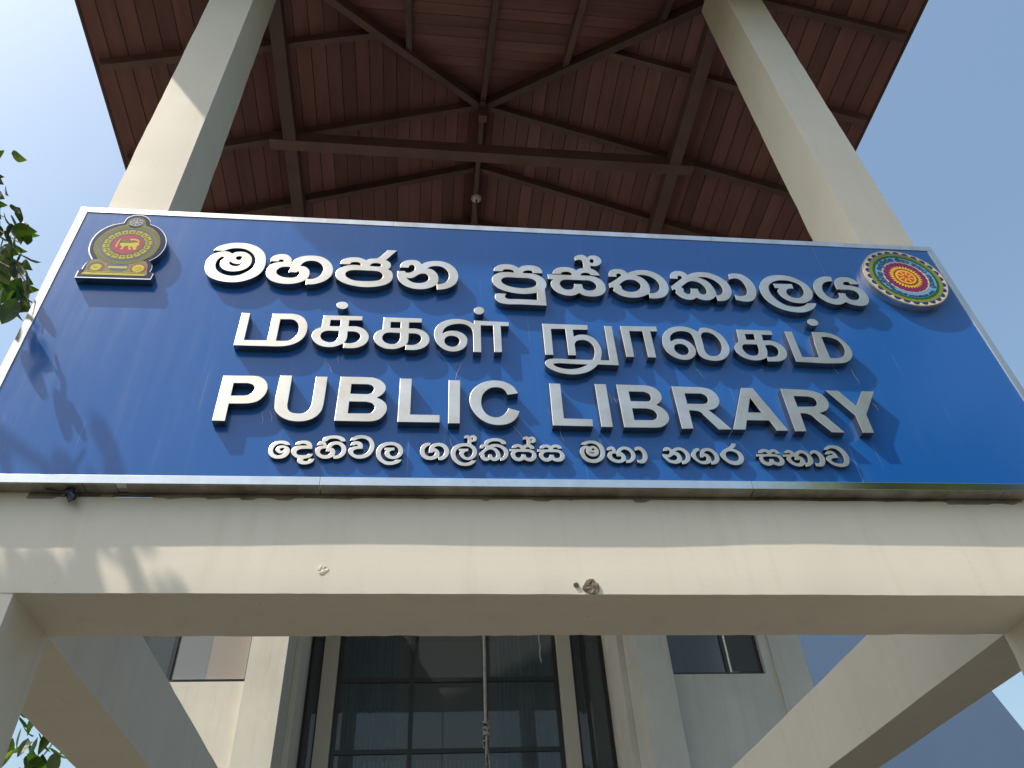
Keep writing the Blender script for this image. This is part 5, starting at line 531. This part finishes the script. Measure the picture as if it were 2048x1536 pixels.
# ------------------------------------------------------------------ roof
roof = empty('porch_roof', (2, 2, 9), label='high hipped timber roof with red brown boarded soffit over the portico', cat='roof')
EZ, EL, ER, RX, RZ, RY, EY, BY = 8.9775, -1.788, 5.976, 2.0, 10.6815, 2.18, -1.16, 7.6
def rp(name, bm, m): return put(name, bm, m, roof)
def P3(side, s, y):     # point on soffit plane: s 0 eave .. 1 ridge
    x = EL + (RX - EL) * s if side < 0 else ER + (RX - ER) * s
    return Vector((x, y, EZ + (RZ - EZ) * s))
def hipY(s): return EY + (RY - EY) * s
random.seed(21)
for side in (-1, 1):
    run = (RX - EL) if side < 0 else (ER - RX); L = math.hypot(run, RZ - EZ); n = int(L / .157); nrm = Vector(((RZ - EZ) * (-1 if side < 0 else 1), 0, run)).normalized()
    for i in range(n):
        s0, s1 = i / n + .0009, (i + 1) / n - .0009
        ys = [0]; y = hipY((s0 + s1) / 2); cuts = [random.choice((2.2, 3.08, 3.95, 4.85))] if i % 3 else []
        cuts = [c for c in cuts if c > y + .5] + [BY]; prev = None; z = random.uniform(-.0018, .0018)
        for c in cuts:
            a0, a1 = (hipY(s0), hipY(s1)) if prev is None else (prev + .002, prev + .002)
            q = [P3(side, s0, a0), P3(side, s1, a1), P3(side, s1, c - .002), P3(side, s0, c - .002)]
            rp('plank', hexa([p + nrm * z for p in q] + [p + nrm * (z + .02) for p in q]), M['plank']); prev = c
n = int(math.hypot(RY - EY, RZ - EZ) / .157); nrm = Vector((0, -(RZ - EZ), RY - EY)).normalized()
for i in range(n):
    s0, s1 = i / n + .0009, (i + 1) / n - .0009
    def H(s, e): return Vector((EL + (RX - EL) * s if e < 0 else ER + (RX - ER) * s, hipY(s), EZ + (RZ - EZ) * s))
    z = random.uniform(-.0018, .0018); xm = random.choice((1.12, 2.0, 2.88)); 
    A0, A1, B0, B1 = H(s0, -1), H(s1, -1), H(s0, 1), H(s1, 1)
    if A1.x > xm - .2 or B1.x < xm + .2: spans = [(A0, B0, B1, A1)]
    else:
        m0 = Vector((xm, A0.y, A0.z)); m1 = Vector((xm, A1.y, A1.z)); e = Vector((.002, 0, 0)); spans = [(A0, m0 - e, m1 - e, A1), (m0 + e, B0, B1, m1 + e)]
    for q in spans: rp('plank', hexa([p + nrm * z for p in q] + [p + nrm * (z + .02) for p in q]), M['plank_x'])
bb = bmesh.new()
up = .035
Lf = [Vector((EL, EY, EZ)), Vector((ER, EY, EZ)), Vector((RX, RY, RZ)), Vector((RX, BY, RZ)), Vector((EL, BY, EZ)), Vector((ER, BY, EZ))]
def slab(ids):
    nonlocal_bm = bb; pts = [Lf[i] + Vector((0, 0, up)) for i in ids]; lo = [bb.verts.new(p) for p in pts]; hi = [bb.verts.new(p + Vector((0, 0, .12))) for p in pts]; k = len(ids)
    bb.faces.new(lo); bb.faces.new(hi[::-1])
    for i in range(k): bb.faces.new((lo[i], lo[(i + 1) % k], hi[(i + 1) % k], hi[i]))
slab((0, 1, 2)); slab((0, 2, 3, 4)); slab((1, 5, 3, 2))
rp('roof_covering', bb, M['tile'])
# fascia boards at the eaves
for (a, c) in (((EL + .012, EY, EZ), (EL + .012, BY, EZ)), ((ER - .012, EY, EZ), (ER - .012, BY, EZ)), ((EL, EY + .012, EZ), (ER, EY + .012, EZ))):
    rp('fascia_board', beam(Vector(a) + Vector((0, 0, .15)), Vector(c) + Vector((0, 0, .15)), .022, .165), M['timber'])
# common and jack rafters
rs = [-.62, .26, 1.15, 2.18, 3.06, 3.94, 4.82, 5.7, 6.58]
for side in (-1, 1):
    for y in rs:
        s1 = min(1, (y - EY) / (RY - EY)) - (.005 if y >= RY else .02)
        rp('rafter', beam(P3(side, .012, y), P3(side, s1, y), .065, .12, drop=.003), M['timber'])
for x in (.25, 1.12, 2.0, 2.88, 3.75):
    s1 = ((x - EL) / (RX - EL) if x < RX else (ER - x) / (ER - RX)) - .02
    a = Vector((x, hipY(.012), EZ + (RZ - EZ) * .012)); c = Vector((x, hipY(s1), EZ + (RZ - EZ) * s1))
    rp('rafter', beam(a, c, .065, .11, drop=.003), M['timber'])
for e in (EL, ER):
    a = Vector((e, EY, EZ)); c = Vector((RX, RY, RZ)); rp('hip_rafter', beam(a + (c - a) * .01, c - (c - a) * .012, .075, .17, drop=.002), M['timber'])
rp('ridge_beam', box(RX - .03, RX + .03, RY - .12, BY, RZ - .22, RZ - .004, .004), M['timber'])
rp('king_post', box(RX - .05, RX + .05, 2.13, 2.22, RZ - .42, RZ - .222, .004), M['timber'])
for x in (-.14, 4.19): rp('wall_plate', box(x - .068, x + .068, -1.05, 7.4, 9.392, 9.56, .004), M['timber'])
rp('tie_beam', box(-.36, 4.42, 2.09, 2.215, 9.385, 9.56, .004), M['timber'])
# ------------------------------------------------------------------ lamp rose with hanging rope
b = bmesh.new(); bmesh.ops.create_cone(b, cap_ends=True, segments=28, radius1=.068, radius2=.05, depth=.03)
lx, ly, lz = 2.012, 3.45, 10.443
lampr = empty('ceiling_rose', (lx, ly, lz), label='small round pale ceiling rose on the ridge beam with the rope below it', cat='ceiling rose')
bmesh.ops.rotate(b, verts=b.verts, cent=(0, 0, 0), matrix=Matrix.Rotation(math.pi, 3, 'X')); link('base', b, M['white'], lampr)
b = bmesh.new(); bmesh.ops.create_cone(b, cap_ends=True, segments=16, radius1=.012, radius2=.012, depth=.05); link('stem', b, M['frame'], lampr, loc=(0, 0, -.035))
rope = empty('hanging_rope', (lx, ly, 4), label='long grey knotted rope hanging from the ridge in front of the glass wall', cat='rope')
def W(p): return (p[0] - lx, p[1] - ly, p[2] - 4)
zkn = 3.63
link('cord', tube([W((lx, ly, lz - .05)), W((1.99, ly, 8)), W((1.97, ly, 6)), W((1.958, ly, 4.8)), W((1.962, ly, 4.2)), W((1.957, ly, zkn + .04))], .0115, 8), M['rope'], rope)
kp = []
for i in range(40):
    a = i * .75; kp.append((1.957 - lx + .024 * math.cos(a) + .004, .02 * math.sin(a), zkn - 4 + .045 - .0035 * i + .012 * math.sin(a * .6)))
link('knot', tube(kp, .006, 6), M['rope'], rope)
for k in range(3):
    pts = [(1.96 - lx + .009 * (k - 1) + .009 * math.sin(i * .9 + k * 2), .01 * math.cos(i + k * 2), zkn - 4 - .02 - .06 * i) for i in range(18)]
    link('cord_end', tube(pts, .0055, 6), M['rope'], rope)
for k, (dx, dz) in enumerate(((.035, -.05), (-.03, -.12), (.04, -.22), (-.03, -.3))):
    link('frayed_loop', tube([(1.96 - lx, 0, zkn - 4 + dz + .03), (1.96 - lx + dx, .01, zkn - 4 + dz + .02), (1.96 - lx + dx * .8, .01, zkn - 4 + dz - .02), (1.96 - lx, 0, zkn - 4 + dz - .04)], .003, 5), M['rope'], rope)
pts = [(2.167 + .004 * math.sin(i * 1.7), 1.9, 3.83 - .028 * i) for i in range(13)]
link('loose_string', tube(pts, .0045, 5), M['rope'], label='short frayed brown string hanging behind the portico beam', cat='string')
# ------------------------------------------------------------------ library building behind
lib = empty('library_building', (2, 7.2, 0), label='white library building behind the portico with tall glazed bay and side windows', cat='building')
def lb(name, bm, m, parent=None, **k): 
    if parent is None: return put(name, bm, m, lib, **k)
    for vv in bm.verts: vv.co -= lib.location
    return link(name, bm, m, parent, **k)
WT = 8.75
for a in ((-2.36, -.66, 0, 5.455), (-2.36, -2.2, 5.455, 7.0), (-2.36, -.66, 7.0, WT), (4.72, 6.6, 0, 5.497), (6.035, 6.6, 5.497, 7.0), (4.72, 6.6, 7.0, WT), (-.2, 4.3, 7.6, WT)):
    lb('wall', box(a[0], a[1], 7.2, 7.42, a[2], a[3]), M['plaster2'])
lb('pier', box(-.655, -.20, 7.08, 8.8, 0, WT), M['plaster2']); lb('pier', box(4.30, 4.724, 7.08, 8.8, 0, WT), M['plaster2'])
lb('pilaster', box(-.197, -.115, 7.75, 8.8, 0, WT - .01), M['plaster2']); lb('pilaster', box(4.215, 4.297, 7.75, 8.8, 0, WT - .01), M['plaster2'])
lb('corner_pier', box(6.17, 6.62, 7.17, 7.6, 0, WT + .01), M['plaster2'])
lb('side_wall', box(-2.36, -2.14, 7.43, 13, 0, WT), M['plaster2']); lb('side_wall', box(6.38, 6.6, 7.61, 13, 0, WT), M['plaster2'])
lb('room_back', box(-2.1, 6.3, 12.8, 13, 0, WT), M['interior']); lb('room_floor', box(-2.1, 6.3, 8.9, 12.8, 3.1, 3.3), M['interior']); lb('room_ceiling', box(-2.1, 6.3, 8.9, 12.8, 8.4, 8.6), M['interior'])
def window(x0, x1, z0, z1, y, ms, ts, fw=.05, m='frame'):
    w = lb('window', box(x0, x1, y, y + .06, z0, z0 + fw), M[m])
    def wp(n, bm, mm): 
        return lb(n, bm, mm, w)
    wp('frame', box(x0, x1, y, y + .06, z1 - fw, z1), M[m]); wp('frame', box(x0, x0 + fw, y + .001, y + .059, z0 + fw, z1 - fw), M[m]); wp('frame', box(x1 - fw, x1, y + .001, y + .059, z0 + fw, z1 - fw), M[m])
    for xm in ms: wp('mullion', box(xm - fw / 2, xm + fw / 2, y + .002, y + .058, z0 + fw, z1 - fw), M[m])
    for zt in ts: wp('transom', box(x0 + fw, x1 - fw, y + .004, y + .056, zt - fw / 2, zt + fw / 2), M[m])
    ex = [x0 + fw] + [v for xm in ms for v in (xm - fw / 2, xm + fw / 2)] + [x1 - fw]
    ez = [z0 + fw] + [v for zt in ts for v in (zt - fw / 2, zt + fw / 2)] + [z1 - fw]
    for i in range(0, len(ex), 2):
        for j in range(0, len(ez), 2): wp('pane', box(ex[i], ex[i + 1], y + .025, y + .031, ez[j], ez[j + 1]), M['glass'])
    return w
window(-2.2, -.66, 5.456, 7.0, 7.27, [-1.62], []); window(4.73, 6.03, 5.498, 7.0, 7.27, [5.55], [])
lb('curtain', box(-1.56, -1.17, 7.262, 7.268, 5.51, 6.95), M['greycloth']); lb('blind', box(-1.168, -.70, 7.262, 7.268, 5.51, 6.95), M['beige'])
lb('curtain', box(5.60, 5.975, 7.262, 7.268, 5.55, 6.95), M['darkcover']); lb('blind', box(4.75, 4.98, 7.36, 7.38, 5.5, 6.95), M['beige'])  # dark sheet added over the right pane to cover a bright patch
# tall glazed bay
window(.30, 3.49, 3.3, 7.6, 8.6, [1.36, 2.41], [5.03, 6.0], .06)
window(-.11, .085, 3.3, 7.6, 8.61, [], [], .03); window(3.70, 4.21, 3.3, 7.6, 8.61, [3.9], [], .05)
lb('glazing_post', box(.088, .297, 8.5, 8.72, 0, 7.6, .004), M['mullion']); lb('glazing_post', box(3.493, 3.697, 8.5, 8.72, 0, 7.6, .004), M['mullion'])
lb('low_wall', box(-.11, 4.21, 8.55, 8.75, 0, 3.29), M['plaster2'])
def curtain(x0, x1, y, z0, z1, n=60):
    b = bmesh.new(); a = []
    for i in range(n + 1):
        x = x0 + (x1 - x0) * i / n; yy = y + .035 * math.sin(i * 1.3) + .012 * math.sin(i * .41)
        a.append([b.verts.new((x, yy, z0)), b.verts.new((x, yy, z1)), b.verts.new((x, yy + .004, z1)), b.verts.new((x, yy + .004, z0))])
    for p, q in zip(a, a[1:]):
        for k in range(4): b.faces.new((p[k], q[k], q[(k + 1) % 4], p[(k + 1) % 4]))
    b.faces.new(a[0]); b.faces.new(a[-1][::-1])
    return b
lb('curtain', curtain(.4, 1.15, 8.85, 3.4, 7.5), M['teal']); lb('curtain', curtain(2.6, 3.4, 8.85, 3.4, 7.5), M['teal'])
for i in range(34): lb('vent_slat', box(.75 + i * .058, .78 + i * .058, 8.80, 8.83, 4.2, 4.97), M['mullion'])
# ------------------------------------------------------------------ neighbouring building
nb = empty('neighbouring_house', (10, 14, 0), label='plain blue painted building beyond the right side of the library', cat='building')
q = [(7.2, 14, 0), (17.4, 14, 0), (17.4, 18, 0), (7.2, 18, 0), (7.2, 14, 11.5), (12.97, 14, 11.5), (12.97, 18, 11.5), (7.2, 18, 11.5)]
put('wall', hexa([Vector(p) for p in q]), M['blue_wall'], nb)
put('plinth', box(7.15, 17.6, 13.9, 18.1, 0, .5), M['plaster2'], nb)
# ------------------------------------------------------------------ trees
def leaf_mesh(seed, k=1.):
    random.seed(seed); b = bmesh.new(); n = 6; w = random.uniform(.40, .50) * k; rows = []
    for i in range(n + 1):
        t = i / n; h = w * .5 * math.sin(math.pi * t ** .8) ** .9 * (1 - .25 * t); dz = -.14 * math.sin(t * 2.4) + random.uniform(-.01, .01)
        if i in (0, n): rows.append([b.verts.new((t, 0, dz))])
        else:
            f = .12 + .06 * random.random(); rows.append([b.verts.new((t, -h * (1 + random.uniform(-.06, .06)), dz + h * f)), b.verts.new((t, 0, dz)), b.verts.new((t, h, dz + h * f))])
    for a, c in zip(rows, rows[1:]):
        if len(a) == 1: b.faces.new((a[0], c[0], c[1])); b.faces.new((a[0], c[1], c[2]))
        elif len(c) == 1: b.faces.new((a[0], c[0], a[1])); b.faces.new((a[1], c[0], a[2]))
        else: b.faces.new((a[0], c[0], c[1], a[1])); b.faces.new((a[1], c[1], c[2], a[2]))
    bmesh.ops.solidify(b, geom=b.faces[:], thickness=.004)
    me = bpy.data.meshes.new('leaf'); b.to_mesh(me); b.free()
    return me
LM = [leaf_mesh(i) for i in range(6)]
for i, me in enumerate(LM): me.materials.append(M['leaf'] if i % 6 else M['leaf2'])
def add_leaves(root, data):
    for i, (x, y, z, dx, dy, dz, l, tw) in enumerate(data):
        d = Vector((dx, dy, dz)).normalized(); o = bpy.data.objects.new('leaf', LM[i % 6]); col.objects.link(o); o.parent = root
        s = d.cross(Vector((0, 0, 1))); s = s.normalized() if s.length > .05 else Vector((1, 0, 0)); n_ = s.cross(d).normalized()
        mt = Matrix((d, s, n_)).transposed().to_4x4() @ Matrix.Rotation(tw, 4, 'X')
        mt.translation = Vector((x, y, z)) - root.location; o.matrix_basis = mt @ Matrix.Scale(l, 4)
def limb(root, name, pts, r, r1):
    link(name, tube([Vector(p) - root.location for p in pts], r, 8, r1=r1), M['bark'], root)
ta = empty('leafy_tree', (-3.1, -.6, 0), label='broad leaved tree beside the left end of the sign, leaves against the sky', cat='tree')
limb(ta, 'trunk', [(-3.1, -.6, 0), (-3.05, -.55, 1.6), (-2.85, -.5, 3.0), (-2.7, -.4, 4.4), (-2.5, -.3, 6.2)], .14, .05)
limb(ta, 'limb', [(-2.85, -.5, 3.2), (-2.2, -.45, 4.0), (-1.5, -.4, 4.7), (-1.0, -.3, 5.0)], .05, .012)
limb(ta, 'limb', [(-2.7, -.4, 4.4), (-1.9, -.1, 5.2), (-1.2, .2, 5.3), (-.8, .1, 4.7)], .04, .008)
limb(ta, 'limb', [(-2.6, -.4, 5.2), (-1.9, -.6, 5.9), (-1.3, -.7, 5.7)], .04, .008)
limb(ta, 'twig', [(-1.2, .2, 5.3), (-.75, .12, 4.75), (-.45, .05, 4.5)], .008, .003)
limb(ta, 'twig', [(-1.3, .12, 5.35), (-1.111, .1, 5.269), (-.916, .1, 5.154), (-.72, .06, 4.99), (-.674, .05, 4.952)], .006, .002)
limb(ta, 'twig', [(-.896, 0, 4.819), (-.71, 0, 4.756), (-.528, -.05, 4.615), (-.408, -.1, 4.441), (-.39, -.1, 4.357)], .006, .002)
add_leaves(ta, LEAVES_A)
tb = empty('leafy_tree', (-2.6, 3.4, 0), label='smaller broad leaved tree seen between the left column and the side beam', cat='tree')
limb(tb, 'trunk', [(-2.6, 3.4, 0), (-2.5, 3.3, 1.2), (-2.3, 3.1, 2.4), (-2.1, 3.0, 3.4)], .1, .03)
limb(tb, 'limb', [(-2.4, 3.2, 1.8), (-1.7, 2.9, 2.6), (-1.0, 2.5, 3.1)], .035, .008); limb(tb, 'limb', [(-2.3, 3.1, 2.4), (-1.6, 2.6, 3.1), (-.9, 2.3, 3.3)], .03, .008)
add_leaves(tb, LEAVES_B)
# trees across the forecourt: mirrored in the polished frame, out of the picture themselves
def far_tree(x, y, h, r, seed, label):
    t = empty('shade_tree', (x, y, 0), label=label, cat='tree'); random.seed(seed)
    limb(t, 'trunk', [(x, y, 0), (x + .1, y, h * .3), (x - .1, y + .1, h * .62)], .22, .1)
    for k in range(5):
        a = 2 * math.pi * k / 5 + .3; limb(t, 'limb', [(x, y, h * .35), (x + r * .4 * math.cos(a), y + r * .4 * math.sin(a), h * .6), (x + r * .75 * math.cos(a), y + r * .75 * math.sin(a), h * .78)], .08, .02)
    b = bmesh.new()
    for k in range(26):
        c = Vector((random.gauss(0, r * .45), random.gauss(0, r * .45), h * .74 + random.gauss(0, h * .11)))
        for j in range(150):
            p = c + Vector((random.gauss(0, r * .2), random.gauss(0, r * .2), random.gauss(0, r * .16))); d = Vector((random.gauss(0, 1), random.gauss(0, 1), random.gauss(-.5, .6))).normalized(); s = d.orthogonal().normalized()
            s.rotate(Matrix.Rotation(random.uniform(0, 3.1), 3, d)); l = random.uniform(.18, .3)
            b.faces.new([b.verts.new(p), b.verts.new(p + d * l * .5 + s * l * .25), b.verts.new(p + d * l), b.verts.new(p + d * l * .5 - s * l * .25)])
    link('crown', b, M['leaf2'], t)
far_tree(7.0, -4.3, 8.2, 1.5, 3, 'tall shade tree at the right edge of the forecourt')
far_tree(-6.5, -4.5, 6.2, 2.0, 5, 'spreading shade tree at the left edge of the forecourt')
